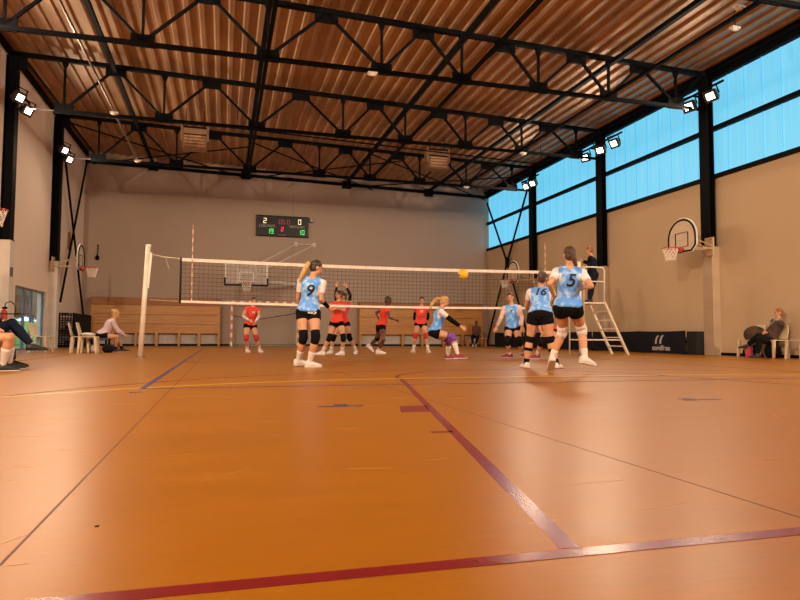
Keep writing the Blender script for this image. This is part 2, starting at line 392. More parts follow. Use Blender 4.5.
# purlins / longitudinal bracing
def long_bar(x, z, w, h, label, y0=4.5, y1=YB-.1, m='black', hang=True):
    t = thing('roof_brace', label, 'brace', (x, (y0+y1)/2, z), 'long black bars along the roof')
    MB().bar((x, y0, z), (x, y1, z), w, h).build('bar', m, t)
    if hang: MB().box(x-.22, x+.22, YB-.28, YB-.12, z-.28, z+.1).build('wall_bracket', 'black', t)
for x, w in ((-3.3, 'leftmost, ending at a bracket on the far wall'), (.9, 'second from the left, above the scoreboard'), (5.85, 'third from the left, over mid court'), (10.2, 'rightmost, near the window wall')):
    long_bar(x, zc(x)-.32, .12, .12, 'long black bar high under the deck, '+w)
for x, w in ((.88, 'left one, over the scoreboard'), (5.9, 'middle one, over mid court'), (10.1, 'right one, near the windows')):
    long_bar(x, ZB+.02, .09, .07, 'long black bar on the lower chords, '+w, y1=TY[3], hang=False)
t = MB().tube([(-3.3, 4.5, ZB+.09), (-3.3, TY[3], ZB+.09)], .03, 8).build('conduit_pipe', 'galv'); tag(t, 'thin metal pipe running along the roof on the left', 'pipe')
t = MB().tube([(.3, 23.4, 7.95), (12.5, 23.4, 7.55)], .028, 8).bar((.35, 23.4, 7.9), (.35, 23.4, zc(.35)-.005), .03).bar((6.5, 23.4, 7.75), (6.5, 23.4, zc(6.5)-.005), .02).bar((12.4, 23.4, 7.56), (12.4, 23.4, zc(12.4)-.005), .02).build('conduit_pipe', 'black'); tag(t, 'thin dark pipe crossing the roof behind the second truss', 'pipe')
for k, (a, b, w) in enumerate((((-5.9, TY[3], 8.5), (.9, YB-.15, 8.1), 'left'), ((-5.9, YB-.15, 8.3), (.9, TY[3], 8.1), 'left, crossing the other'), ((.9, TY[3], 8.3), (7.2, YB-.15, 7.95), 'middle'), ((.9, YB-.15, 8.1), (7.2, TY[3], 8.0), 'middle, crossing the other'), ((5.9, TY[3], 8.2), (13.4, YB-.15, 7.8), 'right'), ((5.9, YB-.15, 8.0), (13.4, TY[3], 7.8), 'right, crossing the other'))):
    tag(MB().bar(a, b, .045).build('diagonal_brace', 'black'), 'thin black diagonal rod in the last roof bay, '+w, 'brace', 'diagonal rods in the last roof bay')

# wall X bracing
def brace(a, b, label, w=.07): tag(MB().bar(a, b, w).build('diagonal_brace', 'black'), label, 'brace')
brace((XL+.14, 31.2, 8.3), (XL+.14, 27.2, 1.75), 'black diagonal brace on left wall, leaning down towards the camera')
brace((XL+.20, 27.0, 7.2), (XL+.20, 31.4, 1.0), 'black diagonal brace on left wall, leaning down to the corner')
t = thing('wall_brace', 'black K shaped bracing on the right wall near the far corner', 'brace', (XR-.2, 28.83, 4.15))
for a, b in (((XR-.2, 31.3, 7.6), (XR-.2, 28.83, 4.15)), ((XR-.2, 26.6, 7.3), (XR-.2, 28.83, 4.15)), ((XR-.2, 31.4, .1), (XR-.2, 28.83, 4.15)), ((XR-.2, 26.4, .1), (XR-.2, 28.83, 4.15))):
    MB().bar(a, b, .07).build('rod', 'black', t)
MB().box(XR-.23, XR-.17, 28.65, 29.0, 3.9, 4.4).build('joint_plate', 'black', t)

# ------------------------------------------------------------------ floodlights
def floodlight(p, aim, label, lens='lens', watts=None):
    p = Vector(p); t = thing('floodlight', label, 'floodlight', p, 'floodlights on the side walls')
    d = (Vector(aim)-p).normalized(); up = Vector((0, 0, 1)); r = d.cross(up).normalized(); u = r.cross(d)
    def P(a, b, c): return p+r*a+u*b+d*c
    MB().hexa([P(-.13, -.10, -.12), P(.13, -.10, -.12), P(.13, .10, -.12), P(-.13, .10, -.12), P(-.21, -.17, .08), P(.21, -.17, .08), P(.21, .17, .08), P(-.21, .17, .08)]).build('housing', 'house', t, bevel=.01)
    MB().hexa([P(-.12, -.09, .081), P(.12, -.09, .081), P(.12, .09, .081), P(-.12, .09, .081), P(-.12, -.09, .09), P(.12, -.09, .09), P(.12, .09, .09), P(-.12, .09, .09)]).build('lens', lens, t)
    b = MB(); b.bar(P(-.23, 0, 0), P(-.23, .26, 0), .03, .02); b.bar(P(.23, 0, 0), P(.23, .26, 0), .03, .02); b.bar(P(-.245, .26, 0), P(.245, .26, 0), .03, .02)
    b.build('bracket', 'black', t)
    ld = bpy.data.lights.new('floodlight_beam', 'SPOT'); ld.energy = watts or FLOOD_W; ld.color = FLOOD_COL; ld.spot_size = math.radians(172); ld.spot_blend = 1; ld.shadow_soft_size = .25
    lo = bpy.data.objects.new('floodlight_beam', ld); COL.objects.link(lo); lo.parent = t; lo.location = d*.14
    lo.rotation_euler = d.to_track_quat('-Z', 'Y').to_euler()
    return t
mid = (3.7, 14, 0)
for (y, lab) in ((15.36, 'floodlight on right wall, left one of the pair at the near column'), (14.49, 'floodlight on right wall, right one of the pair at the near column'),
                 (20.9, 'floodlight left of the middle right column'), (19.91, 'floodlight at the middle right column, centre of three'), (19.05, 'smaller floodlight right of the middle right column'),
                 (25.73, 'floodlight at far right column, left of the two'), (25.1, 'floodlight at far right column, right of the two')):
    floodlight((12.95, y, 7.22), (3.5, y-2+rnd.uniform(-2, 2), 1.5), lab)
for y0, y1, w in ((14.1, 15.9, 'near'), (18.7, 21.3, 'middle'), (24.7, 26.3, 'far')):
    tag(MB().bar((12.98, y0, 7.49), (12.98, y1, 7.49), .05).bar((12.98, (TY[1] if y0 < 16 else TY[2] if y0 < 22 else TY[3]), 7.49), (13.3, (TY[1] if y0 < 16 else TY[2] if y0 < 22 else TY[3]), 7.49), .05).build('light_bar', 'black'), 'black bar holding the floodlights at the %s right column' % w, 'bar')
for (y, z, lab, l) in ((19.95, 7.2, 'white glowing floodlight on the left wall, upper one at left edge', 'lensw'), (20.75, 7.1, 'warm floodlight on the left wall beside the white one at left edge', 'lens'),
                    (25.3, 7.2, 'white glowing floodlight on the left wall near the far corner', 'lensw'), (26.0, 7.05, 'warm floodlight on the left wall near the far corner', 'lens')):
    floodlight((-5.72, y, z), (4, y-4, 1.5), lab, l, 600)
for y0, y1, w in ((19.5, 21.2, 'at the left edge'), (24.9, 26.6, 'near the far corner')):
    tag(MB().bar((-5.75, y0, 7.42), (-5.75, y1, 7.42), .05).bar((-5.75, (TY[2] if y0 < 22 else TY[3]), 7.42), (-5.94, (TY[2] if y0 < 22 else TY[3]), 7.42), .05).build('light_bar', 'black'), 'black bar holding the left wall floodlights '+w, 'bar')
# unseen fill floodlights, added so most light comes from behind the camera
for (p, a, w, l) in (((12.95, 9.4, 7.2), (5, 12, 1.5), 60, 'right wall, one bay nearer than the near hoop'), ((12.95, 4.4, 7.2), (4, 14, 1.5), 900, 'right wall, above the near free throw line'), ((12.95, -1.2, 7.2), (4, 14, 2), 5700, 'right wall, behind the camera'),
                     ((-5.72, 14.5, 7.2), (5, 16, 1.5), 450, 'left wall, just left of the net post'), ((-5.72, 9.4, 7.2), (5, 14, 1.5), 320, 'left wall, above the seated people at the edge'), ((-5.72, 4.4, 7.2), (5, 14, 1.5), 2000, 'left wall, above the near court'), ((-5.72, -1.2, 7.2), (5, 14, 2), 5900, 'left wall, behind the camera')):
    floodlight(p, a, 'added unseen fill floodlight, on the '+l, watts=w)

# ------------------------------------------------------------------ heaters
def heater(x0, y, zt, label):
    t = thing('air_heater', label, 'heater', (x0+.42, y, zt-.8), 'beige air heaters under the roof'); h = MB()
    MB().box(x0, x0+.84, y-.02, y+.5, zt-.75, zt-.02).build('casing', 'heater', t, bevel=.01)
    for k in range(4):
        z = zt-.70+k*.115; MB().hexa([(x0+.06, y-.09, z), (x0+.78, y-.09, z), (x0+.78, y-.02, z+.03), (x0+.06, y-.02, z+.03), (x0+.06, y-.09, z+.05), (x0+.78, y-.09, z+.05), (x0+.78, y-.02, z+.09), (x0+.06, y-.02, z+.09)]).build('louvre', 'grille', t)
    MB().box(x0+.04, x0+.80, y-.03, y-.02, zt-.28, zt-.23).box(x0+.02, x0+.82, y-.05, y+.02, zt-.02, zt+.03).build('dark_gap', 'black', t)
    for xx in (x0-.06, x0+.84): MB().box(xx, xx+.06, y-.06, y+.3, zt-.5, zt+.06).build('side_bracket', 'heater', t)
    for xx in (x0+.1, x0+.74): MB().bar((xx, y+.2, zt), (xx, y+.2, zc(xx)), .025).build('hanger_rod', 'black', t)
heater(-1.55, 23.9, 7.98, 'beige louvred air heater hanging on the left, above the scoreboard side')
heater(7.72, 23.9, 7.93, 'beige louvred air heater hanging on the right, above the ball side')

# small ceiling lamps
for (x, y, z, w) in ((-3.29, 20.5, ZB+.02, 'on the pipe at the second truss, left'), (3.45, 15.2, ZB-.12, 'under the nearest full truss, middle'), (10.2, 20.55, ZB-.1, 'under the second truss, right'), (10.15, 26.0, ZB-.1, 'under the last truss, right'), (-3.29, 26.0, ZB+.02, 'under the last truss, left'), (10.0, 10.4, 7.2, 'in the top right corner, under the long bar'), (11.7, 12.3, 7.9, 'near the window head on the right')):
    t = thing('emergency_lamp', 'small pale lamp box '+w, 'lamp', (x, y, z), 'small lamp boxes under the roof')
    MB().box(x-.12, x+.12, y-.06, y+.06, z, z+.05).build('base', 'white', t); MB().ell((x, y, z), (.11, .055, .05), 10, 6).build('diffuser', K['cream'], t, True)
    MB().bar((x, y, z+.05), (x, y, zc(x)+.02 if z > 7.25 else z+.2 if z < 7.1 else z+.05), .015).build('stem', 'black', t)

# ------------------------------------------------------------------ scoreboard
t = thing('scoreboard', 'black electronic scoreboard with lit digits on the back wall', 'scoreboard', (2.7, YB-.12, 5.36))
MB().box(1.43, 3.96, YB-.12, YB-.02, 5.36, 6.34).build('case', 'screen', t, bevel=.01)
MB().box(1.40, 3.99, YB-.125, YB-.10, 6.33, 6.36).box(1.40, 3.99, YB-.125, YB-.10, 5.34, 5.37).build('frame', 'black', t)
SEG = {'0': 'abcdef', '1': 'bc', '2': 'abged', '3': 'abgcd', '5': 'afgcd', '8': 'abcdefg', '9': 'abcdfg'}
def digits(s, x, z, h, m, name='digit'):
    w = h*.56; th = h*.10; y = YB-.128
    for ch in s:
        d = MB(); pos = {'a': (0, w, h-th, h), 'd': (0, w, 0, th), 'g': (0, w, h/2-th/2, h/2+th/2), 'f': (0, th, h/2, h), 'e': (0, th, 0, h/2), 'b': (w-th, w, h/2, h), 'c': (w-th, w, 0, h/2)}
        for k in SEG[ch]: a, b, c, e = pos[k]; d.box(x+a, x+b, y, y+.006, z+c, z+e)
        d.build(name, m, t); x += w*1.38
digits('2', 1.78, 5.97, .25, 'dwhite'); digits('0', 3.46, 5.97, .25, 'dwhite')
digits('05', 2.52, 5.96, .22, 'ddim'); digits('0', 2.92, 5.96, .22, 'ddim')
digits('19', 1.95, 5.47, .23, 'dgreen'); digits('10', 3.46, 5.47, .23, 'dgreen'); digits('2', 2.63, 5.60, .21, 'dred')
for s, x, z, sz in (('LOCAUX', 1.95, 5.84, .19), ('VISITEURS', 3.40, 5.84, .17), ('STRAMATEL', 2.68, 5.415, .07)):
    text_mb(s, sz, (x, YB-.129, z), (1, 0, 0), (0, 0, 1)).build('lettering', 'logo', t)
t = thing('wall_horn', 'small grey horn box right of the scoreboard', 'horn', (4.1, YB-.1, 6.1))
MB().box(4.03, 4.20, YB-.1, YB, 6.1, 6.32).build('box', 'house', t); MB().tube([(4.11, YB-.1, 6.21), (4.11, YB-.22, 6.21)], [.03, .09], 12).build('bell', 'galv', t)

# ------------------------------------------------------------------ wooden wall units (folded benches)
def wall_unit(x0, x1, n, label):
    t = thing('wooden_wall_unit', label, 'wall unit', ((x0+x1)/2, YB-.2, 0)); y0 = YB-.42; w = (x1-x0)/n
    MB().box(x0, x1, y0-.04, YB-.03, 1.86, 2.2).build('top_beam', 'wooddark', t, bevel=.01)
    MB().box(x0+.03, x1-.03, YB-.10, YB-.04, .09, .58).build('alcove_back', 'alcove', t)
    for i in range(n):
        a = x0+i*w
        MB().box(a, a+.09, y0-.02, YB-.1, 0, 1.86).build('post', 'wood', t)
        pn = MB()
        for k in range(3): pn.box(a+.09, a+w, y0, y0+.05, .58+k*.43, .58+k*.43+.415)
        pn.build('panel', 'wood', t)
        MB().box(a+w*.5-.06, a+w*.5+.06, y0, YB-.1, 0, .58).build('divider', 'wood', t)
        MB().box(a+.09, a+w, y0+.05, YB-.1, .0, .07).build('plinth', 'black', t)
    MB().box(x1-.09, x1, y0-.02, YB-.1, 0, 1.86).build('post', 'wood', t)
wall_unit(-5.74, -.16, 3, 'wide wooden panelled unit on the back wall left of the handball goal')
wall_unit(6.53, 13.1, 3, 'wide wooden panelled unit on the back wall right of the handball goal')

# ------------------------------------------------------------------ handball goal
t = thing('handball_goal', 'handball goal with orange and white striped posts and pale net', 'goal', (1.9, 30.7, 0)); gx0, gx1, gy = .36, 3.44, 30.67
def striped(p, q, name, seg_=.2):
    mb = MB(); p, q = Vector(p), Vector(q); L = (q-p).length; n = round(L/seg_)
    for i in range(n): mb.bar(p+(q-p)*i/n, p+(q-p)*(i+1)/n, .09, .09, mi=i % 2)
    mb.build(name, ['white', 'orange'], t)
striped((gx0, gy, 0), (gx0, gy, 2.02), 'post'); striped((gx1, gy, 0), (gx1, gy, 2.02), 'post'); striped((gx0-.04, gy, 2.055), (gx1+.04, gy, 2.055), 'crossbar')
g = MB()
for s in (gx0, gx1): g.tube([(s, gy, 2.0), (s, gy+.75, 1.95), (s, gy+.8, .03), (s, gy, .03)], .02, 8)
g.tube([(gx0, gy+.8, .03), (gx1, gy+.8, .03)], .025, 8); g.build('back_frame', 'white', t, True)
n = MB(); y = gy+.7; k = 31
for i in range(k): xx = gx0+(gx1-gx0)*i/(k-1); n.bar((xx, y, .04), (xx, y, 1.9), .009)
for i in range(20): zz = .04+i*.098; n.bar((gx0, y, zz), (gx1, y, zz), .009)
for s in (gx0, gx1):
    for i in range(8): n.bar((s, gy+.09*i, .04), (s, gy+.09*i, 1.95), .009)
    for i in range(20): n.bar((s, gy, .04+i*.098), (s, gy+.7, .04+i*.098), .009)
n.build('net', 'netpale', t)
c = MB(); pts = [(gx0+.05+(gx1-gx0-.1)*i/16, gy+.03, 1.30-1.0*0+.55*abs((i/16-.35))**1.2-.05) for i in range(17)]; c.tube(pts, .018, 6); c.build('loose_net_rope', 'netdark', t, True)

# ------------------------------------------------------------------ basketball hoops
def torus(mb, c, R, r, axis='z', n=24, mi=0):
    pts = [(c[0]+R*math.cos(2*PI*i/n), c[1]+R*math.sin(2*PI*i/n), c[2]) for i in range(n)]; return mb.tube(pts, r, 8, mi, closed=True)
def hoopnet(mb, c, R=.22, L=.42, n=12, rr=.006):
    lv = 5
    def pt(i, k):
        a = 2*PI*(i+(.5 if k % 2 else 0))/n; f = k/lv; r = R*(1-.45*f+.08*max(0, f-.8)*5); return Vector((c[0]+r*math.cos(a), c[1]+r*math.sin(a), c[2]-L*f))
    for k in range(lv):
        for i in range(n):
            j = i if k % 2 == 0 else i+1
            mb.bar(pt(i, k), pt(i, k+1), rr*2); mb.bar(pt(i, k), pt(i-1 if k % 2 == 0 else i+1, k+1), rr*2)
    return mb
def side_hoop(label, loc, rotz):
    # local: wall behind at -X... board faces +X, arm goes to -X
    t = thing('basketball_hoop', label, 'basketball hoop', (0, 0, 0), 'side wall basketball hoops'); out = []
    pr = []
    for i in range(25):
        a = PI*(i/24); pr.append((-.58*math.cos(a), .32+.54*math.sin(a)))
    pr = [(-.42, -.10), (-.58, .06)]+pr[0:]+[(.58, .06), (.42, -.10)]; n = len(pr)
    b = MB(); b.add([(0, y, z) for y, z in pr]+[(-.03, y, z) for y, z in pr], [tuple(range(n)), tuple(range(n, 2*n))[::-1]]+[(i, (i+1) % n, n+(i+1) % n, n+i) for i in range(n)])
    b.build('backboard', K['hoopboard'], t)
    w_ = MB(); w_.tube([(-.015, y, z) for y, z in pr], .022, 6, closed=True); w_.build('outer_trim', 'white', t)
    e = MB(); e.tube([(.006, y*.93, .015+z*.93) for y, z in pr], .026, 6, closed=True); e.build('board_edge', 'black', t)
    s = MB()
    for (a, c) in (((-.25, .05), (.25, .05)), ((.25, .05), (.25, .45)), ((.25, .45), (-.25, .45)), ((-.25, .45), (-.25, .05))): s.bar((.006, a[0], a[1]), (.006, c[0], c[1]), .03, .01)
    s.build('target_square', 'black', t)
    r = MB(); torus(r, (.38, 0, 0), .225, .012); r.box(0, .16, -.08, .08, -.09, .01); r.bar((.15, -.08, -.01), (.30, -.2, 0), .02); r.bar((.15, .08, -.01), (.30, .2, 0), .02); r.build('rim', 'red', t, False)
    hoopnet(MB(), (.38, 0, 0), R=.21, L=.34).build('net', 'tape', t)
    a = MB()
    for sy in (-.14, .14): a.bar((-.03, sy, .02), (-.92, sy, .04), .035); a.bar((-.03, sy, .38), (-.92, sy, .1), .025)
    a.build('support_arm', K['wall'], t)
    m = MB(); m.box(-.96, -.90, -.16, .16, -.16, .36); m.build('wall_mount', K['wall'], t, bevel=.01)
    MB().bar((-.9, .1, .3), (-.88, .1, .3), .04).build('bolt', 'red', t); MB().bar((-.9, -.1, -.12), (-.88, -.1, -.12), .04).build('bolt', 'red', t)
    t.location = loc; t.rotation_euler = (0, 0, rotz); return t
K['hoopboard'] = mat('white hoop board', (.78, .64, .50), .5)
h0 = side_hoop('basketball hoop on right wall, the near one above the dark barrier', (12.36, 15.10, 2.98), PI)
dup(h0, (12.36, 26.0, 3.0), PI, 'basketball hoop on right wall, the far one seen above the net')
dup(h0, (-5.14, 25.9, 2.98), 0, 'basketball hoop on left wall, edge-on board near the back corner')
dup(h0, (-4.98, 14.9, 3.08), 0, 'basketball hoop on left wall, cut off by the left edge')
# main hoop at the back
t = thing('main_basketball_hoop', 'large glass basketball backboard on long arms in front of the back wall', 'basketball hoop', (.93, 28.8, 2.62)); y = 28.8
K['bglass'] = mat('clear board', (.75, .72, .7), .1, alpha=.25)
MB().box(.05, 1.81, y, y+.02, 2.72, 3.70).build('glass_board', 'bglass', t)
f = MB()
for a, b in (((.05, 3.70), (1.81, 3.70)), ((.05, 2.74), (.05, 3.70)), ((1.81, 2.74), (1.81, 3.70))): f.bar((a[0], y-.01, a[1]), (b[0], y-.01, b[1]), .07, .07)
for a, b in (((.64, 2.85), (1.23, 2.85)), ((.64, 3.28), (1.23, 3.28)), ((.64, 2.85), (.64, 3.28)), ((1.23, 2.85), (1.23, 3.28))): f.bar((a[0], y-.012, a[1]), (b[0], y-.012, b[1]), .06, .06)
f.build('board_frame', 'white', t)
f = MB(); f.bar((.0, y-.02, 2.70), (1.86, y-.02, 2.70), .08, .08); f.bar((.02, y-.02, 2.66), (.02, y-.02, 3.02), .07, .08); f.bar((1.84, y-.02, 2.66), (1.84, y-.02, 3.02), .07, .08); f.build('padding', K['navy'], t)
r = MB(); torus(r, (.93, y-.40, 2.80), .225, .013); r.box(.84, 1.02, y-.18, y-.02, 2.74, 2.82); r.build('rim', 'red', t)
hoopnet(MB(), (.93, y-.40, 2.80)).build('net', 'tape', t)
f = MB()
for xo, xw in ((.6, 3.38), (1.3, 4.27)): f.tube([(xo, y+.08, 3.2), (xw, YB-.08, 5.0)], .028, 8); f.tube([(xo+.1, y+.08, 2.98), (xw+.1, YB-.08, 2.95)], .04, 8)
f.tube([(3.38, YB-.09, 5.0), (4.27, YB-.09, 5.0)], .028, 8); f.bar((.55, y+.06, 2.8), (.55, y+.06, 3.5), .05); f.bar((1.35, y+.06, 2.8), (1.35, y+.06, 3.5), .05)
f.build('arm', 'white', t)
for xw in (3.38, 4.27):
    for z in (5.0, 2.95): MB().box(xw-.08, xw+.08, YB-.07, YB, z-.1, z+.1).build('wall_plate', 'white', t)

# ------------------------------------------------------------------ volleyball net
NY = 15.44; nx0, nx1 = -.97, 8.72
t = thing('volleyball_net', 'long volleyball net with white bands across the court', 'net', (3.8, NY, 1.25))
def zn(x, z): return z - .045*math.sin(PI*(x-nx0)/(nx1-nx0))
n = MB(); k = int((nx1-nx0)/.1)
for i in range(k+1): x = nx0+(nx1-nx0)*i/k; n.bar((x, NY, zn(x, 1.28)), (x, NY, zn(x, 2.22)), .005)
for j in range(11):
    for i in range(12):
        xa = nx0+(nx1-nx0)*i/12; xb = nx0+(nx1-nx0)*(i+1)/12; z = 1.27+j*.094; n.bar((xa, NY, zn(xa, z)), (xb, NY, zn(xb, z)), .007)
n.build('mesh', 'netdark', t)
for nm, z, h in (('top_band', 2.235, .075), ('bottom_band', 1.27, .055)):
    b = MB()
    for i in range(16):
        xa = nx0+(nx1-nx0)*i/16; xb = nx0+(nx1-nx0)*(i+1)/16; b.bar((xa, NY, zn(xa, z)), (xb, NY, zn(xb, z)), .014, h)
    b.build(nm, 'tape', t)
for x in (nx0, nx1): MB().tube([(x, NY, 1.23), (x, NY, 2.28)], .024, 8).build('side_cord', 'black2', t, True)
for x, w in ((-.72, 'left'), (8.28, 'right')):
    a = MB()
    for i in range(18): a.tube([(x, NY-.02, 1.24+i*.1), (x, NY-.02, 1.34+i*.1)], .009, 6, mi=i % 2)
    tag(a.build('net_antenna', ['tape', 'orange']), 'red and white striped antenna at the %s end of the net' % w, 'antenna', 'net antennas')
def net_post(x0, x1, label, ang):
    t = thing('net_post', label, 'post', (x0, NY, 0), 'volleyball net posts')
    MB().tube([(x0, NY, 0), (x1, NY, 2.52)], .055, 14).build('pole', 'cream', t, True)
    MB().bar((x0+(x1-x0)*.6+.06*ang, NY-.05, 1.55), (x1+.07*ang, NY-.05, 2.36), .05, .05).build('winch_rail', 'white', t)
    MB().tube([(x0, NY, 0), (x0, NY, .03)], .10, 14).build('floor_collar', 'galv', t)
    MB().tube([(x1, NY, 2.5), (x1, NY, 2.55)], .062, 14).build('cap', 'white', t)
net_post(-1.79, -1.68, 'white volleyball post standing left of the net, leaning slightly', 1)
net_post(9.35, 9.30, 'white volleyball post right of the net behind the running player', -1)
MB_ = MB().tube([(-1.62, NY, 2.33), (-1.35, NY, 2.28), (-.97, NY, 2.25)], .013, 6).tube([(-1.62, NY, 1.30), (-.97, NY, 1.27)], .006, 6)
tag(MB_.build('net_rope', 'rope'), 'ropes tying the net to the left post', 'rope')
tag(MB().tube([(8.72, NY, 2.25), (9.27, NY, 2.3)], .009, 6).tube([(8.72, NY, 1.27), (9.27, NY, 1.28)], .006, 6).build('net_rope', 'rope'), 'ropes tying the net to the right post', 'rope')
k_ = MB().tube([(-1.30, NY, 2.25), (-1.22, NY, 2.0)], .006, 5); tag(k_.build('loose_cord', 'rope'), 'short loose cord end hanging from the left net rope', 'cord')

# ball
bc = Vector((4.62, 12.0, 1.75))
bb = MB(); bb.ell(bc, (.105, .105, .105), 24, 16)
for i in range(24*16):
    bb.m[i] = 1 if (i//24 in (6, 7) and (i % 24) < 14) or ((i % 24) in (3, 4) and i//24 > 8) else 0
tag(bb.build('volleyball', ['yellow', 'ballblue'], None, True), 'yellow and blue volleyball in flight above the diving player', 'ball')

# ------------------------------------------------------------------ referee stand
t = thing('referee_stand', 'cream tubular referee stand with ladder beside the net', 'referee stand', (10, 16.1, 0)); sx0, sx1, sy0, sy1, pz = 9.62, 10.27, 15.72, 16.5, 1.47
MB().box(sx0, sx1, sy0, sy1, pz-.04, pz).build('platform', 'cream', t)
for y in (sy0, sy1):
    MB().bar((sx1, y, pz), (sx1+.74, y, 0), .075, .05).build('stringer', 'cream', t)
    MB().tube([(sx0, y, 0), (sx0, y, 2.38), (sx0+.06, y, 2.45), (sx1-.07, y, 2.45), (sx1, y, 2.38), (sx1, y, pz)], .021, 8).build('side_frame', 'cream', t, True)
    MB().tube([(sx0, y, 2.05), (sx1, y, 2.05)], .016, 8).build('mid_rail', 'cream', t)
    MB().tube([(sx0, y, .42), (sx1+.52, y, .42)], .018, 8).build('lower_brace', 'cream', t)
for k in range(1, 6):
    f = k/6; MB().box(sx1+.74*(1-f)-.035, sx1+.74*(1-f)+.035, sy0, sy1, pz*f-.015, pz*f+.015).build('rung', 'cream', t)
MB().tube([(sx0, sy0, 2.45), (sx0, sy1, 2.45)], .021, 8).build('front_rail', 'cream', t)
MB().tube([(sx0, sy0, .42), (sx0, sy1, .42)], .018, 8).build('lower_brace', 'cream', t)

# ------------------------------------------------------------------ dark barriers with logo
def barrier(y0, y1, label, logo=False, x=13.1, h=.70):
    t = thing('surround_barrier', label, 'barrier', (x, (y0+y1)/2, 0), 'dark folding surrounds along the right wall')
    c = MB(); nn = 10; rows = []
    for i in range(nn+1):
        y = y0+(y1-y0)*i/nn; rows.append([(x-.012+.012*math.sin(i*1.9), y, .015), (x-.02+.014*math.sin(i*2.3+1), y, h*.5), (x-.01, y, h-.02*math.sin(PI*i/nn)), (x+.02, y, h-.02*math.sin(PI*i/nn)), (x+.02, y, .015)])
    c.ring_loft(rows); c.build('cover', 'navy', t, False)
    MB().tube([(x+.0, y0+.02, h-.03), (x, y1-.02, h-.03)], .012, 6).build('top_tube', 'black', t)
    for y in (y0+.1, y1-.1): MB().box(x-.02, x+.3, y-.02, y+.02, 0, .03).bar((x+.02, y, .6), (x+.28, y, .02), .02).build('foot', 'black', t)
    if logo:
        text_mb('cornilleau', .21, (x-.042, 16.98, .17), (0, -1, 0), (0, 0, 1), .004, thick=.006).build('lettering', 'logo', t)
        l = MB()
        for dy, s in ((.12, .95), (-.10, 1.)):
            pts = []
            for i in range(9): a = PI*(.5+.5*i/8); pts.append((.16*math.cos(a)*s*.8, .14*math.sin(a)*s))
            for i in range(9): a = PI*(1-.5*i/8); pts.append((-.02+.085*math.cos(a)*s*.6, -.02+.10*math.sin(a)*s))
            pts = []
            # crescent: outer arc then straight leg
            o = [(16.98+dy+.17*s*math.sin(a), .30+.27*s*math.cos(a)) for a in [i*PI*.5/10 for i in range(11)]]
            inn = [(16.98+dy-.06+.15*s*math.sin(a), .30+.26*s*math.cos(a)*(1-.1*math.sin(a))) for a in [i*PI*.5/10 for i in range(11)]][::-1]
            P = o+inn; n = len(P)
            l.add([(x-.045, yy, zz) for yy, zz in P]+[(x-.036, yy, zz) for yy, zz in P], [(i, i+1, n-2-i, n-1-i) for i in range(10)]+[(n+i, n+n-1-i, n+n-2-i, n+i+1) for i in range(10)]+[(i, (i+1) % n, n+(i+1) % n, n+i) for i in range(n)])
        l.build('logo', 'logo', t)
barrier(15.95, 18.1, 'dark navy surround with pale grey logo and lettering by the right wall', True)
barrier(18.15, 20.9, 'plain dark surround behind the referee stand ladder', x=13.16)
barrier(20.95, 23.7, 'plain dark surround left of the referee stand ladder', x=13.12)
barrier(23.75, 26.5, 'plain dark surround behind the number 16 player', x=13.16)
barrier(26.55, 29.6, 'plain dark surround at the far end below the right wall bracing', x=13.1)
t = tag(MB().box(13.12, 13.42, 15.5, 15.92, 0, .68).build('equipment_box', 'black2', bevel=.02), 'black box between the logo surround and the concrete pier', 'box')

# ------------------------------------------------------------------ chairs
def make_chair(label):
    t = thing('plastic_chair', label, 'chair', (0, 0, 0), 'cream plastic chairs'); # faces +X
    s = MB(); rows = []
    for i in range(7):
        u = -.21+.42*i/6; rows.append([(u, -.21, .43), (u, .21, .43), (u, .21, .455-.0*u), (u, 0, .445-.01*math.cos(u*6)), (u, -.21, .455)])
    s.ring_loft(rows); s.build('seat', 'chair', t, bevel=.006)
    b = MB(); rows = []
    for i in range(8):
        f = i/7; z = .47+.36*f; x = -.20-.09*f; w = .20*(1-.35*max(0, f-.55)**1.2*2); rows.append([(x, -w, z), (x-.03*0, w, z), (x-.022, w, z), (x-.05, 0, z), (x-.022, -w, z)])
    b.ring_loft(rows); b.build('backrest', 'chair', t, bevel=.004)
    for sx, sy in ((1, 1), (1, -1), (-1, 1), (-1, -1)):
        l = MB(); x0, y0 = .19*sx, .19*sy; l.hexa([(x0*1.18-.024, y0*1.12-.024, 0), (x0*1.18+.024, y0*1.12-.024, 0), (x0*1.18+.024, y0*1.12+.024, 0), (x0*1.18-.024, y0*1.12+.024, 0), (x0-.036, y0-.032, .44), (x0+.036, y0-.032, .44), (x0+.036, y0+.032, .44), (x0-.036, y0+.032, .44)])
        l.build('leg', 'chair', t, bevel=.004)
    return t
c0 = make_chair('cream plastic chair with a white cloth on its seat, left of the seated girl'); c0.location = (-3.55, 19.2, 0)
def chair(x, y, r, lab): return dup(c0, (x, y, 0), r, lab)
chair(-3.85, 19.65, .1, 'cream plastic chair just behind the one with the white cloth')
chair(-5.45, 20.0, .2, 'cream plastic chair by the glass door, left of the two')
chair(-4.98, 20.3, -.2, 'cream plastic chair by the glass door, right of the two')
chair(-3.42, 9.95, 0, 'cream plastic chair under the bare-kneed person at the left edge')
chair(-3.42, 10.75, 0, 'cream plastic chair under the person in jeans at the left edge')
chair(13.15, 12.85, PI, 'cream plastic chair under the man against the right wall')
chair(13.15, 13.55, PI, 'cream plastic chair left of the man, half under his coat')
chair(13.12, 12.05, PI, 'cream plastic chair at the right edge of the photo, empty')
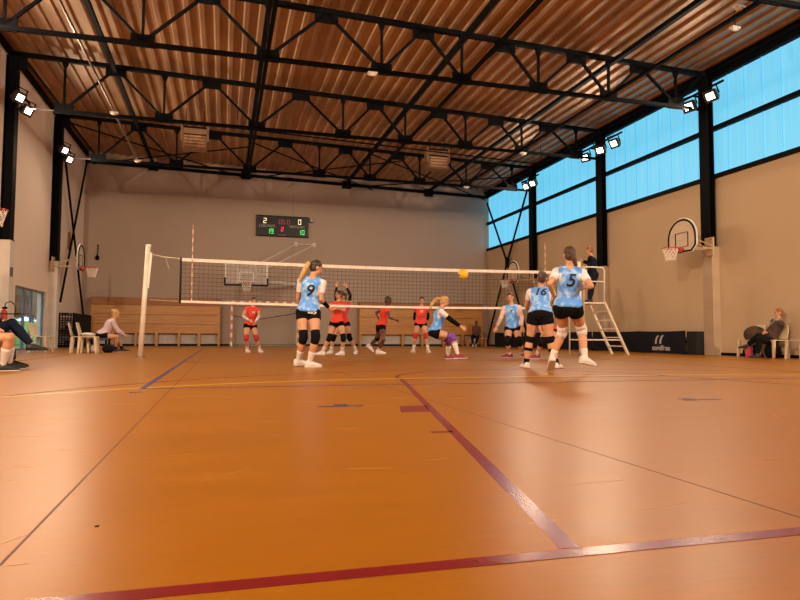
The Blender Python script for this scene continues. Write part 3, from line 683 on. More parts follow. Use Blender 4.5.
# dark bench under the girl
t = thing('bench', 'small dark blue bench the girl in the pale sweater sits on', 'bench', (-3.4, 20, 0))
K['dblue'] = mat('dark blue plastic', (.03, .05, .16), .5)
MB().box(-3.72, -3.15, 19.68, 20.32, .35, .40).build('seat', 'dblue', t, bevel=.01)
for x in (-3.67, -3.20):
    for y in (19.73, 20.27): MB().box(x-.025, x+.025, y-.025, y+.025, 0, .35).build('leg', 'black', t)

# cloth and bags
def lump(c, r, name, m, label, cat, n=14, k=9, j=.12, flat=True):
    mb = MB(); mb.ell(c, r, n, k); rr = random.Random(hash(label) % 1000 if 0 else len(label))
    for v in mb.v:
        d = v-Vector(c); v += d*rr.uniform(-j, j)
    if flat:
        for v in mb.v: v.z = max(v.z, c[2]-r[2]*.8)
    return tag(mb.build(name, m, None, True), label, cat)
K['cloth'] = mat('white cotton', (.75, .68, .66), .9)
K['bagdark'] = mat('dark fabric', (.010, .010, .012), .9, spec=.1); K['bagpink'] = mat('pink red plastic bag', (.62, .07, .12), .45); K['bottle'] = mat('blue plastic bottle', (.08, .12, .5), .2)
lump((-3.57, 19.2, .505), (.19, .17, .05), 'folded_towel', 'cloth', 'crumpled white towel lying on the cream chair', 'towel')
lump((-3.1, 19.45, .11), (.15, .17, .13), 'sports_bag', 'bagdark', 'dark sports bag on the floor between chairs and girl', 'bag')
lump((-3.55, 19.75, .10), (.12, .12, .12), 'folded_towel', 'cloth', 'pale crumpled cloth on the floor by the dark bag', 'towel')
for x, y, l in ((-3.25, 20.5, 'blue bottle on the floor beside the girl, left one'), (-3.1, 20.42, 'blue bottle on the floor beside the girl, right one')):
    t = thing('water_bottle', l, 'bottle', (x, y, 0), 'blue bottles'); MB().tube([(x, y, 0), (x, y, .01), (x, y, .2), (x, y, .25)], [.03, .04, .04, .015], 12).build('body', 'bottle', t, True); MB().tube([(x, y, .25), (x, y, .28)], .016, 10).build('cap', 'white', t)
t = thing('shopping_bag', 'pink red bag on the floor at the seated man\'s feet', 'bag', (12.75, 13.22, 0))
MB().hexa([(12.70, 13.10, 0), (12.80, 13.10, 0), (12.80, 13.28, 0), (12.70, 13.28, 0), (12.73, 13.16, .26), (12.79, 13.16, .26), (12.79, 13.36, .28), (12.73, 13.36, .28)]).build('body', 'bagpink', t, bevel=.01)
MB().tube([(12.76, 13.2, .26), (12.76, 13.23, .33), (12.76, 13.29, .33), (12.76, 13.32, .27)], .008, 6).build('handle', 'bagpink', t)
lump((13.12, 12.85, .17), (.2, .2, .2), 'backpack', 'bagdark', 'black backpack on the floor under the seated man', 'bag')
lump((13.15, 13.55, .15), (.2, .2, .18), 'backpack', 'bagdark', 'black backpack on the floor under the empty seat left of the man', 'bag')

# ball rack on left wall
t = thing('equipment_rack', 'dark net rack of balls on the left wall under the X bracing', 'rack', (-5.95, 29, 0))
fr = MB()
for y in (27.5, 30.8):
    for x in (-6.15, -5.65): fr.bar((x, y, 0), (x, y, 1.35), .04)
for z in (.05, .65, 1.33):
    for x in (-6.15, -5.65): fr.bar((x, 27.5, z), (x, 30.8, z), .03)
    for y in (27.5, 30.8): fr.bar((-6.15, y, z), (-5.65, y, z), .03)
fr.build('frame', 'black', t)
n = MB()
for i in range(34): n.bar((-5.66, 27.5+i*.1, .05), (-5.66, 27.5+i*.1, 1.33), .04)
for i in range(13): n.bar((-5.66, 27.5, .05+i*.1), (-5.66, 30.8, .05+i*.1), .02)
n2 = [n.bar((-6.15+i*.1, 27.51, .05), (-6.15+i*.1, 27.51, 1.33), .03) for i in range(6)]+[n.bar((-6.15, 27.51, .05+i*.1), (-5.65, 27.51, .05+i*.1), .03) for i in range(13)]
n.build('net_side', 'black2', t); MB().box(-6.15, -5.67, 27.5, 30.8, .62, .66).box(-6.15, -5.67, 27.5, 30.8, .04, .08).build('shelf', 'black', t)
k = 0
for z in (.19, .77):
    for i in range(11):
        if rnd.random() < .2: continue
        k += 1; y = 27.75+i*.285; b = MB().ell((-5.9, y, z+.01), (.105, .105, .105), 14, 9).build('stored_ball', K['cloth'] if i % 3 else K['bagdark'], None, True)
        tag(b, '%s ball on the %s shelf of the dark net rack' % ('white' if i % 3 else 'dark', 'lower' if z < .5 else 'upper'), 'ball', '%s balls on the %s rack shelf' % ('white' if i % 3 else 'dark', 'lower' if z < .5 else 'upper'))
# small wall boxes
tag(MB().box(XL, XL+.06, 28.7, 28.95, 4.0, 4.7).build('switch_box', 'wooddark'), 'small brown box high on the left wall behind the bracing', 'box')
tag(MB().box(XL+.30, XL+.34, 20.55, 20.68, 2.16, 2.42).build('switch_plate', K['house']), 'small dark switch plate on the left pier', 'switch')
tag(MB().box(XL, XL+.05, 27.0, 27.12, .6, 1.0).build('switch_plate', K['house']), 'small dark box low on the left wall by the rack', 'switch')
t = thing('wall_lamp_hook', 'small dark hook lamp on the back wall beside the left hoop', 'wall fitting', (-5.62, YB-.1, 3.9))
MB().tube([(-5.62, YB-.02, 4.55), (-5.60, YB-.04, 4.6), (-5.58, YB-.05, 4.55), (-5.6, YB-.06, 4.1)], .02, 6).build('stem', 'black', t); MB().ell((-5.6, YB-.08, 4.0), (.09, .07, .12), 10, 7).build('knob', 'black', t, True)
# extinguisher
t = thing('fire_extinguisher', 'red fire extinguisher with black hose on the left pier', 'fire extinguisher', (-5.85, 19.95, .75))
ex, ey = -5.85, 19.95
MB().tube([(ex, ey, .72), (ex, ey, .74), (ex, ey, 1.12), (ex, ey, 1.2)], [.06, .08, .08, .03], 14).build('cylinder', 'red', t, True)
MB().tube([(ex, ey, 1.2), (ex+.02, ey+.02, 1.36), (ex+.12, ey+.1, 1.42), (ex+.22, ey+.18, 1.3), (ex+.2, ey+.2, 1.0)], .016, 8).build('hose', 'black2', t, True)
MB().box(ex-.05, ex+.07, ey-.02, ey+.02, 1.2, 1.26).build('handle', 'black', t); MB().box(XL+.0, ex-.06, ey-.05, ey+.05, .85, 1.1).build('wall_bracket', 'galv', t)
#PEOPLE
POSE = {
'r1': (1.76, [(0.773, 19.537, 0.824), (0.834, 19.534, 1.322), (0.853, 19.534, 1.518), (0.299, -0.954, 0.000), (0.294, -0.955, -0.041), (0.665, 19.483, 1.293), (0.682, 19.510, 0.794), (0.652, 19.343, 0.417), (0.695, 19.581, 0.081), (0.540, 19.337, 1.068), (0.714, 19.194, 0.949), (0.299, -0.954, 0.000), (0.992, 19.586, 1.253), (0.856, 19.565, 0.784), (0.941, 19.391, 0.418), (1.065, 19.596, 0.081), (1.020, 19.342, 1.089), (0.914, 19.181, 0.921), (0.299, -0.954, 0.000)]),
'b9': (1.78, [(1.317, 10.335, 0.909), (1.372, 10.328, 1.414), (1.437, 10.320, 1.602), (0.990, 0.140, 0.000), (0.322, 0.946, -0.023), (1.531, 10.272, 1.345), (1.401, 10.305, 0.869), (1.417, 10.165, 0.475), (1.337, 10.284, 0.082), (1.508, 10.275, 1.088), (1.652, 10.459, 0.977), (0.951, 0.310, 0.000), (1.203, 10.385, 1.383), (1.226, 10.365, 0.879), (1.233, 10.260, 0.474), (1.181, 10.453, 0.107), (1.170, 10.522, 1.119), (1.236, 10.674, 0.922), (0.974, 0.226, 0.000)]),
'r3': (1.8, [(2.898, 16.790, 0.873), (2.929, 16.785, 1.385), (2.940, 16.783, 1.586), (-0.937, -0.349, 0.000), (-0.635, -0.772, 0.032), (2.791, 16.898, 1.344), (2.823, 16.850, 0.839), (2.699, 16.768, 0.444), (2.541, 16.923, 0.083), (2.724, 16.663, 1.165), (2.861, 16.449, 1.224), (-0.983, -0.181, 0.000), (3.062, 16.673, 1.325), (2.967, 16.731, 0.834), (3.038, 16.579, 0.446), (3.041, 16.800, 0.085), (3.017, 16.432, 1.148), (2.850, 16.236, 1.190), (-0.862, -0.507, 0.000)]),
'r4': (1.8, [(3.210, 17.622, 0.868), (3.205, 17.623, 1.381), (3.213, 17.621, 1.582), (-0.871, -0.492, 0.000), (-0.508, -0.861, -0.003), (3.054, 17.712, 1.329), (3.130, 17.669, 0.831), (2.959, 17.701, 0.446), (2.930, 17.916, 0.083), (3.011, 17.720, 1.628), (3.039, 17.715, 1.887), (-0.650, -0.760, 0.000), (3.358, 17.533, 1.332), (3.291, 17.574, 0.832), (3.353, 17.400, 0.452), (3.558, 17.485, 0.092), (3.391, 17.527, 1.632), (3.286, 17.546, 1.856), (-0.351, -0.936, 0.000)]),
'r5': (1.8, [(4.251, 17.384, 0.800), (4.383, 17.353, 1.295), (4.432, 17.341, 1.490), (0.990, -0.144, 0.000), (0.966, 0.047, -0.255), (4.376, 17.180, 1.234), (4.245, 17.293, 0.762), (4.241, 17.065, 0.406), (4.159, 17.338, 0.094), (4.390, 16.979, 1.009), (4.604, 17.115, 0.946), (0.998, -0.057, 0.000), (4.365, 17.532, 1.259), (4.239, 17.480, 0.769), (4.228, 17.733, 0.430), (4.072, 18.070, 0.227), (4.185, 17.758, 1.170), (4.223, 17.582, 0.981), (1.000, 0.030, -0.800)]),
'r6': (1.8, [(5.977, 19.218, 0.903), (5.999, 19.212, 1.416), (6.004, 19.210, 1.617), (-0.263, -0.965, 0.000), (-0.263, -0.965, -0.002), (5.827, 19.259, 1.373), (5.885, 19.244, 0.869), (5.764, 19.075, 0.501), (5.701, 19.095, 0.083), (5.851, 19.479, 1.167), (5.834, 19.484, 0.907), (-0.534, -0.846, 0.000), (6.167, 19.166, 1.357), (6.066, 19.194, 0.865), (6.072, 18.977, 0.502), (6.132, 18.958, 0.084), (6.275, 19.377, 1.170), (6.240, 19.388, 0.911), (-0.039, -0.999, 0.000)]),
'b7': (1.72, [(4.418, 13.204, 0.610), (4.560, 13.152, 1.077), (4.618, 13.131, 1.259), (0.951, -0.310, 0.000), (0.906, -0.292, -0.308), (4.494, 12.997, 1.029), (4.380, 13.122, 0.577), (4.753, 12.986, 0.501), (4.860, 12.947, 0.113), (4.712, 12.917, 0.857), (4.900, 12.848, 0.708), (0.906, -0.424, 0.000), (4.598, 13.317, 1.033), (4.436, 13.292, 0.578), (4.799, 13.366, 0.416), (4.864, 13.580, 0.079), (4.827, 13.316, 0.857), (5.021, 13.245, 0.716), (0.906, -0.424, 0.000)]),
'b8': (1.78, [(6.689, 14.085, 0.728), (6.666, 14.096, 1.235), (6.639, 14.108, 1.432), (-0.547, -0.837, 0.000), (-0.547, -0.837, -0.007), (6.522, 14.190, 1.177), (6.613, 14.135, 0.691), (6.454, 13.887, 0.393), (6.616, 14.115, 0.082), (6.448, 14.225, 0.957), (6.321, 14.204, 0.734), (-0.996, 0.090, 0.000), (6.814, 13.999, 1.194), (6.768, 14.034, 0.695), (6.705, 13.768, 0.378), (6.924, 13.995, 0.103), (6.867, 13.974, 0.982), (6.831, 13.889, 0.741), (-0.090, -0.996, 0.000)]),
'b16': (1.66, [(4.847, 9.202, 0.867), (4.972, 9.419, 1.269), (4.996, 9.407, 1.453), (0.607, 0.795, 0.000), (0.467, 0.709, -0.529), (5.097, 9.311, 1.234), (4.912, 9.141, 0.840), (4.975, 9.133, 0.455), (5.066, 9.086, 0.079), (5.239, 9.402, 1.011), (5.265, 9.616, 0.905), (0.792, 0.610, 0.000), (4.823, 9.485, 1.225), (4.766, 9.233, 0.838), (4.727, 9.330, 0.462), (4.674, 9.357, 0.076), (4.844, 9.670, 1.017), (4.988, 9.830, 0.909), (0.042, 0.999, -0.000)]),
'b5': (1.74, [(4.497, 7.746, 0.925), (4.519, 7.733, 1.420), (4.523, 7.731, 1.615), (0.408, 0.913, -0.000), (0.360, 0.933, 0.007), (4.676, 7.673, 1.363), (4.579, 7.714, 0.888), (4.801, 7.915, 0.609), (4.778, 7.796, 0.219), (4.675, 7.451, 1.174), (4.713, 7.700, 1.171), (0.982, 0.190, -0.200), (4.358, 7.796, 1.380), (4.411, 7.779, 0.892), (4.558, 7.999, 0.581), (4.424, 8.074, 0.202), (4.171, 7.653, 1.207), (4.313, 7.799, 1.060), (0.327, 0.945, -0.700)]),
'r11': (1.7, [(7.269, 13.379, 0.658), (7.098, 13.243, 1.091), (7.054, 13.267, 1.275), (-0.849, -0.528, 0.000), (-0.773, -0.450, -0.447), (7.027, 13.398, 1.058), (7.234, 13.463, 0.631), (7.007, 13.250, 0.381), (7.026, 13.509, 0.078), (6.937, 13.278, 0.815), (6.925, 13.115, 0.631), (-0.999, -0.032, 0.000), (7.202, 13.115, 1.039), (7.328, 13.313, 0.625), (7.178, 13.032, 0.384), (7.359, 13.227, 0.085), (7.120, 12.965, 0.811), (6.991, 12.913, 0.607), (-0.312, -0.950, 0.000)]),
'ref': (1.8, [(10.148, 16.078, 2.271), (10.104, 16.105, 2.781), (10.066, 16.130, 2.978), (-0.742, 0.671, -0.000), (-0.737, 0.669, -0.099), (10.227, 16.234, 2.734), (10.214, 16.145, 2.236), (10.161, 16.179, 1.906), (10.116, 16.207, 1.568), (10.036, 16.057, 2.581), (9.975, 16.297, 2.662), (-0.742, 0.671, -0.000), (9.990, 15.972, 2.728), (10.089, 16.007, 2.234), (10.049, 16.031, 1.893), (9.995, 16.065, 1.553), (10.087, 16.241, 2.631), (9.848, 16.142, 2.669), (-0.742, 0.671, -0.000)]),
'girl': (1.8, [(-3.358, 19.972, 0.494), (-3.060, 20.020, 0.908), (-3.014, 20.027, 1.105), (0.988, 0.157, 0.000), (0.777, 0.233, -0.585), (-3.047, 19.844, 0.857), (-3.357, 19.878, 0.462), (-2.935, 19.843, 0.450), (-2.996, 20.051, 0.086), (-2.897, 19.868, 0.595), (-2.768, 20.071, 0.492), (0.988, 0.157, 0.000), (-3.132, 20.186, 0.879), (-3.402, 20.060, 0.468), (-2.984, 20.126, 0.465), (-2.839, 20.234, 0.083), (-2.958, 20.214, 0.634), (-2.771, 20.092, 0.497), (0.988, 0.157, 0.000)]),
'man': (1.74, [(13.141, 12.934, 0.457), (13.264, 12.810, 0.921), (13.276, 12.797, 1.115), (-0.863, 0.506, 0.000), (-0.923, 0.232, 0.307), (13.302, 12.982, 0.905), (13.160, 13.029, 0.433), (12.779, 12.935, 0.547), (12.763, 13.272, 0.316), (13.250, 12.838, 0.656), (13.192, 13.084, 0.658), (-0.702, 0.712, -0.000), (13.202, 12.662, 0.846), (13.106, 12.857, 0.417), (12.700, 12.843, 0.468), (12.756, 12.959, 0.080), (13.205, 12.884, 0.656), (12.954, 12.879, 0.630), (-0.568, 0.823, -0.000)]),
'back': (1.7, [(12.365, 30.390, 0.527), (12.417, 30.369, 1.008), (12.411, 30.372, 1.198), (-0.376, -0.927, 0.000), (-0.376, -0.927, 0.000), (12.259, 30.433, 0.980), (12.280, 30.425, 0.498), (12.056, 30.095, 0.475), (12.101, 30.076, 0.078), (12.202, 30.390, 0.704), (12.249, 30.170, 0.602), (-0.376, -0.927, 0.000), (12.565, 30.309, 0.942), (12.443, 30.358, 0.488), (12.307, 29.983, 0.476), (12.239, 30.011, 0.083), (12.515, 30.158, 0.704), (12.329, 30.034, 0.602), (-0.376, -0.927, 0.000)]),
'jeans': (1.76, [(-3.448, 10.735, 0.516), (-3.509, 10.715, 1.014), (-3.497, 10.719, 1.211), (0.843, 0.538, 0.000), (0.834, 0.537, 0.123), (-3.410, 10.572, 0.971), (-3.395, 10.659, 0.483), (-3.021, 10.664, 0.659), (-2.767, 10.744, 0.343), (-3.286, 10.505, 0.711), (-3.172, 10.730, 0.674), (0.953, 0.302, 0.000), (-3.596, 10.863, 0.959), (-3.493, 10.813, 0.480), (-3.192, 11.096, 0.482), (-3.132, 11.176, 0.081), (-3.408, 10.922, 0.739), (-3.175, 10.828, 0.691), (0.963, 0.268, 0.000)]),
'knees': (1.72, [(-3.242, 10.004, 0.481), (-3.247, 10.002, 0.971), (-3.215, 10.013, 1.161), (0.876, 0.483, 0.000), (0.876, 0.483, 0.009), (-3.165, 9.855, 0.923), (-3.199, 9.926, 0.447), (-2.810, 9.815, 0.456), (-2.903, 9.929, 0.079), (-3.092, 9.774, 0.656), (-2.995, 9.979, 0.551), (0.957, 0.290, 0.000), (-3.328, 10.150, 0.923), (-3.285, 10.082, 0.447), (-2.912, 10.236, 0.470), (-2.944, 10.351, 0.084), (-3.193, 10.196, 0.672), (-3.009, 10.065, 0.566), (0.957, 0.290, 0.000)]),
}
JOINTS = ['pelvis', 'neck', 'head', 'hf', 'tf']+[a+k for k in 'RL' for a in ('sh', 'hip', 'kn', 'an', 'el', 'wr', 'toe')]
# ------------------------------------------------------------------ people
SK = {}
K['skin'] = mat('warm light skin', (.60, .32, .185), .55, nscale=12, col2=(.54, .27, .15))
K['skindark'] = mat('deep brown skin', (.13, .05, .03), .5, nscale=12)
K['hairdark'] = mat('dark brown hair', (.035, .02, .014), .55, nscale=40, stretch=(1, 1, .2))
K['hairbrown'] = mat('brown hair', (.07, .034, .02), .55, nscale=40, stretch=(1, 1, .2))
K['hairblonde'] = mat('blonde hair', (.62, .38, .13), .5, nscale=40, stretch=(1, 1, .2), col2=(.36, .19, .06))
K['hairred'] = mat('reddish grey hair', (.30, .11, .05), .6)
K['jblue'] = mat('light blue and white mottled jersey', (.10, .34, .92), .75, col2=(.36, .60, .96), nscale=9, lo=.40, hi=.50, detail=3)
K['jwhite'] = mat('white sleeve cloth', (.78, .76, .78), .8)
K['jpink'] = mat('pale pink white cloth', (.80, .62, .58), .8)
K['jred'] = mat('bright red jersey', (.80, .055, .03), .7, nscale=8)
K['shorts'] = mat('black sport shorts', (.006, .006, .007), .85, spec=.1)
K['padblack'] = mat('black knee pad', (.007, .007, .008), .9, spec=.1)
K['padred'] = mat('red knee pad', (.55, .03, .04), .8)
K['padpurple'] = mat('purple knee pad', (.20, .06, .42), .8)
K['padwhite'] = mat('white knee pad', (.75, .68, .66), .8)
K['sock'] = mat('white sport sock', (.78, .72, .68), .85)
K['shoewhite'] = mat('white sport shoe', (.74, .68, .66), .55)
K['shoepink'] = mat('magenta sport shoe', (.26, .02, .07), .55)
K['shoeblack'] = mat('black shoe', (.015, .015, .017), .55)
K['navycloth'] = mat('dark navy cloth', (.010, .011, .028), .85, spec=.15)
K['jean'] = mat('dark blue denim', (.012, .02, .05), .9, nscale=30, spec=.15)
K['greycoat'] = mat('grey tweed coat', (.10, .065, .05), .9, nscale=40, col2=(.055, .036, .03), spec=.1)
K['scarf'] = mat('black and grey patterned scarf', (.35, .36, .36), .9, col2=(.03, .03, .03), nscale=22)
K['lilac'] = mat('pale lilac sweatshirt', (.66, .50, .58), .85)
K['print'] = mat('black print', (.01, .01, .015), .6); K['printw'] = mat('white print', (.8, .75, .7), .6)
K['eye'] = mat('dark eye', (.02, .012, .01), .3); K['lip'] = mat('lip colour', (.42, .13, .10), .5)

def remesh(mb, vox, name, smooth=2):
    o = bpy.data.objects.new('tmp', mb.mesh('tmp')); COL.objects.link(o)
    m = o.modifiers.new('r', 'REMESH'); m.mode = 'VOXEL'; m.voxel_size = vox; m.use_smooth_shade = True
    if smooth: s = o.modifiers.new('s', 'SMOOTH'); s.iterations = smooth; s.factor = .5
    me = bpy.data.meshes.new_from_object(o.evaluated_get(bpy.context.evaluated_depsgraph_get())); me.name = name
    old = o.data; bpy.data.objects.remove(o); bpy.data.meshes.remove(old); return me
def link_mesh(name, me, mats, parent, org):
    for v in me.vertices: v.co -= org
    o = bpy.data.objects.new(name, me); me.materials.clear()
    for m in mats: me.materials.append(K[m])
    for p in me.polygons: p.use_smooth = True
    COL.objects.link(o); o.parent = parent; return o
def lerp(a, b, t): return a+(b-a)*t
def prof(tab, t):
    for (a, x), (b, y) in zip(tab, tab[1:]):
        if t <= b: return tuple(lerp(p, q, (t-a)/(b-a)) for p, q in zip(x, y))
    return tab[-1][1]
TORSO = [(-.30, (.046, .050)), (-.14, (.084, .072)), (0, (.097, .073)), (.15, (.089, .064)), (.38, (.072, .052)), (.62, (.082, .062)), (.78, (.092, .062)), (.90, (.094, .052)), (.98, (.060, .042)), (1.04, (.034, .034))]
THIGH = [(0, .056), (.25, .055), (.6, .044), (.88, .034), (1, .033)]
SHIN = [(0, .033), (.12, .031), (.33, .036), (.6, .029), (.9, .0195), (1, .020)]
UARM = [(0, .030), (.3, .028), (.8, .022), (1, .021)]
FARM = [(0, .021), (.25, .0225), (.7, .017), (1, .0145)]
def p1(tab, t):
    for (a, x), (b, y) in zip(tab, tab[1:]):
        if t <= b: return lerp(x, y, max(0, (t-a)/(b-a)))
    return tab[-1][1]
class Fig:
    def __init__(s, key, girth=1.0):
        s.H, J = POSE[key]; s.J = dict(zip(JOINTS, map(Vector, J))); s.g = girth
        J = s.J; s.sp = (J['neck']-J['pelvis']).normalized(); f = J['tf']; s.f = (f-s.sp*f.dot(s.sp)).normalized(); s.r = s.f.cross(s.sp).normalized()
        s.org = Vector((J['pelvis'].x, J['pelvis'].y, min(J['anR'].z, J['anL'].z)-.046*s.H))
    def torso(s, mb, t0, t1, inf=0, n=20, k=16, flare=0):
        J = s.J; L = J['neck']-J['pelvis']; rings = []
        for i in range(k+1):
            t = lerp(t0, t1, i/k); w, d = prof(TORSO, t); w = w*s.H*s.g+inf+flare*(1-i/k); d = d*s.H*s.g+inf+flare*(1-i/k)
            c = J['pelvis']+L*t+s.f*(.010*s.H*math.sin(max(0, min(1, t))*PI*2-.4))
            if t < 0: c = J['pelvis']+L*t*.9
            rings.append([c+s.r*math.cos(a)*w*(1-.06*abs(math.sin(2*a)))+s.f*math.sin(a)*d for a in [2*PI*j/n for j in range(n)]])
        mb.ring_loft(rings)
    def limb(s, mb, a, b, tab, t0=0, t1=1, inf=0, k=8, n=12, girth=1):
        A, B = s.J[a], s.J[b]; pts = []; rs = []
        for i in range(k+1):
            t = lerp(t0, t1, i/k); pts.append(A+(B-A)*t); rs.append(p1(tab, t)*s.H*girth*s.g+inf)
        mb.tube(pts, rs, n)
    def body(s, skin, parent, fingers=True):
        mb = MB(); J = s.J; H = s.H
        s.torso(mb, -.30, 1.04)
        hf = s.J['hf']; up = (J['head']-J['neck']).normalized(); up = (up*.6+Vector((0, 0, .4))).normalized(); hr = hf.cross(up).normalized(); hf = up.cross(hr).normalized(); s.hf, s.hr, s.hu = hf, hr, up
        mb.tube([J['neck']-s.sp*.04*H, J['neck']+up*.03*H, J['head']-up*.02*H-hf*.008*H], [.040*H, .030*H, .031*H], 12)
        mx = Matrix((hr, hf, up)).transposed(); hc = J['head']
        mb.ell(hc+up*.012*H, (.043*H, .053*H, .052*H), 16, 12, mtx=mx)
        mb.ell(hc-up*.022*H+hf*.012*H, (.034*H, .036*H, .044*H), 14, 10, mtx=mx)
        mb.tube([hc+up*.008*H+hf*.045*H, hc-up*.018*H+hf*.058*H, hc-up*.022*H+hf*.045*H], [.005*H, .0085*H, .006*H], 8)
        for sg in (-1, 1): mb.ell(hc+hr*sg*.043*H-up*.002*H-hf*.004*H, (.006*H, .011*H, .018*H), 8, 6, mtx=mx)
        for k, sg in (('R', 1), ('L', -1)):
            mb.ell(J['sh'+k], (.034*H, .034*H, .036*H), 12, 8)
            mb.tube([J['neck']-s.sp*.01*H, lerp(J['neck'], J['sh'+k], .6)+s.sp*.006*H, J['sh'+k]], [.034*H, .030*H, .031*H], 10)
            s.limb(mb, 'sh'+k, 'el'+k, UARM); s.limb(mb, 'el'+k, 'wr'+k, FARM); mb.ell(J['el'+k], (.0215*H,)*3, 10, 7)
            s.limb(mb, 'hip'+k, 'kn'+k, THIGH); s.limb(mb, 'kn'+k, 'an'+k, SHIN); mb.ell(J['kn'+k], (.034*H*s.g,)*3, 12, 8); mb.ell(J['hip'+k], (.060*H*s.g, .060*H*s.g, .056*H), 12, 8)
            td = J['toe'+k].normalized(); a = J['an'+k]; side = td.cross(Vector((0, 0, 1))).normalized(); dn = side.cross(td); dn = -dn if dn.z > 0 else dn
            mb.tube([a-td*.018*H+dn*.024*H, a+dn*.018*H, a+td*.05*H+dn*.028*H, a+td*.098*H+dn*.036*H], [.019*H, .024*H, .021*H, .012*H], 10)
            # palm, fingers and thumb
            w = J['wr'+k]; d = (w-J['el'+k]).normalized(); q = s.f if abs(d.dot(s.f)) < .8 else s.r; ps = d.cross(q).normalized(); pn = ps.cross(d).normalized()
            s_ = sg; rings = []
            for t, ww, tt in ((-.005, .0145, .0125), (.012, .018, .011), (.035, .0225, .010), (.052, .021, .0085)):
                c = w+d*t*H; rings.append([c+ps*math.cos(x)*ww*H+pn*math.sin(x)*tt*H for x in [2*PI*j/12 for j in range(12)]])
            mb.ring_loft(rings)
            s.hand = getattr(s, 'hand', []) + [(w, d, ps, pn, s_)]
        me = remesh(mb, .0095 if fingers else .013, 'body')
        fm = MB(); 
        for (w, d, ps, pn, s_) in s.hand:
            for i, (o, L) in enumerate(((-.0165, .034), (-.0055, .042), (.0055, .040), (.0165, .032))):
                b = w+d*.047*H+ps*o*H; e1 = b+d*L*.45*H-pn*.004*H; e2 = e1+(d*.8-pn*.6)*L*.3*H; e3 = e2+(d*.5-pn*.85)*L*.25*H
                fm.tube([b, e1, e2, e3], [.0052*H, .005*H, .0046*H, .0036*H], 7)
            b = w+d*.016*H-ps*.014*H; e1 = b-ps*.016*H+d*.014*H-pn*.006*H; e2 = e1+d*.02*H-pn*.006*H
            fm.tube([b, e1, e2], [.0068*H, .006*H, .0045*H], 7)
        bm = bmesh.new(); bm.from_mesh(me); f2 = fm.mesh('f'); bm.from_mesh(f2); bm.to_mesh(me); bm.free(); bpy.data.meshes.remove(f2)
        link_mesh('body', me, [skin], parent, s.org)
        for sg in (-1, 1): MB().ell(hc+hr*sg*.017*H+up*.004*H+hf*.0475*H, (.007*H, .004*H, .004*H), 8, 6, mtx=mx).build('eye', 'eye', parent, True)
        for sg in (-1, 1): MB().tube([hc+hr*sg*.008*H+up*.015*H+hf*.051*H, hc+hr*sg*.018*H+up*.018*H+hf*.049*H, hc+hr*sg*.026*H+up*.014*H+hf*.042*H], .0022*H, 6).build('eyebrow', s.hair if hasattr(s, 'hair') else 'hairdark', parent)
        MB().tube([hc-hr*.014*H-up*.036*H+hf*.042*H, hc-up*.037*H+hf*.048*H, hc+hr*.014*H-up*.036*H+hf*.042*H], .0032*H, 6).build('mouth', 'lip', parent, True)
    def hairdo(s, kind, m, parent, tail=None):
        H = s.H; hc = s.J['head']; mx = Matrix((s.hr, s.hf, s.hu)).transposed(); mb = MB()
        mb.ell(hc+s.hu*.024*H-s.hf*.006*H, (.0475*H, .055*H, .048*H), 16, 12, mtx=mx)
        mb.ell(hc-s.hu*.010*H-s.hf*.022*H, (.042*H, .036*H, .042*H), 14, 10, mtx=mx)
        if kind == 'bun': mb.ell(hc+s.hu*.045*H-s.hf*.055*H, (.024*H,)*3, 12, 8)
        if kind == 'short': pass
        if tail:
            p0 = hc+s.hu*.025*H-s.hf*.052*H; pts = [p0]+[hc+s.hr*a*H+s.hf*b*H+s.hu*c*H for a, b, c in tail]; n = len(pts)
            mb.tube(pts, [.018*H]+[.030*H*(1-.6*((i/(n-1))**2)) for i in range(1, n)], 10)
        me = remesh(mb, .010, 'hair', 3); link_mesh('hair', me, [m], parent, s.org)
    def bvh(s, me): 
        return BVHTree.FromPolygons([v.co+s.org for v in me.vertices], [tuple(p.vertices) for p in me.polygons])
    def top(s, parent, mats, name='jersey', cover=.6, t0=-.06, inf=.012, flare=.01, sleeve_from=.18, slinf=.010, collar=.985):
        mb = MB(); J = s.J; s.torso(mb, t0, collar, inf, flare=flare)
        for k in 'RL':
            J_ = J['sh'+k]; mb.ell(J_, (.036*s.H+slinf*.6,)*3, 12, 8)
            mb.tube([J['neck']-s.sp*.014*s.H, lerp(J['neck'], J_, .6)+s.sp*.003*s.H, J_], [.041*s.H, .038*s.H, .036*s.H], 10)
            s.limb(mb, 'sh'+k, 'el'+k, UARM, 0, min(1, cover), slinf)
            if cover > 1: s.limb(mb, 'el'+k, 'wr'+k, FARM, 0, cover-1, slinf); mb.ell(J['el'+k], (.023*s.H+slinf,)*3, 10, 7)
        me = remesh(mb, .0105, name)
        pol = []
        if len(mats) > 1:
            for p in me.polygons:
                c = p.center; hit = False
                for k in 'RL':
                    a, b = J['sh'+k], J['el'+k]; d = b-a; t = (c-a).dot(d)/d.length_squared; r = (c-(a+d*max(0, t))).length
                    lat = (c-J['neck']).dot(s.r)*(1 if k == 'R' else -1)
                    u = (c-J['pelvis']).dot(s.sp)/(J['neck']-J['pelvis']).length
                    if (t > sleeve_from and r < .055*s.H and (u > .5 or lat > .13*s.H)) or (lat > .088*s.H and u > .55): hit = True
                    if cover > 1:
                        a, b = J['el'+k], J['wr'+k]; d = b-a; t = (c-a).dot(d)/d.length_squared; r = (c-(a+d*max(0, min(1, t)))).length
                        if r < .04*s.H: hit = True
                pol.append(1 if hit else 0)
        o = link_mesh(name, me, mats, parent, s.org)
        for p, i in zip(me.polygons, pol): p.material_index = i
        s.jmesh = me; s.jtree = s.bvh(me); return o
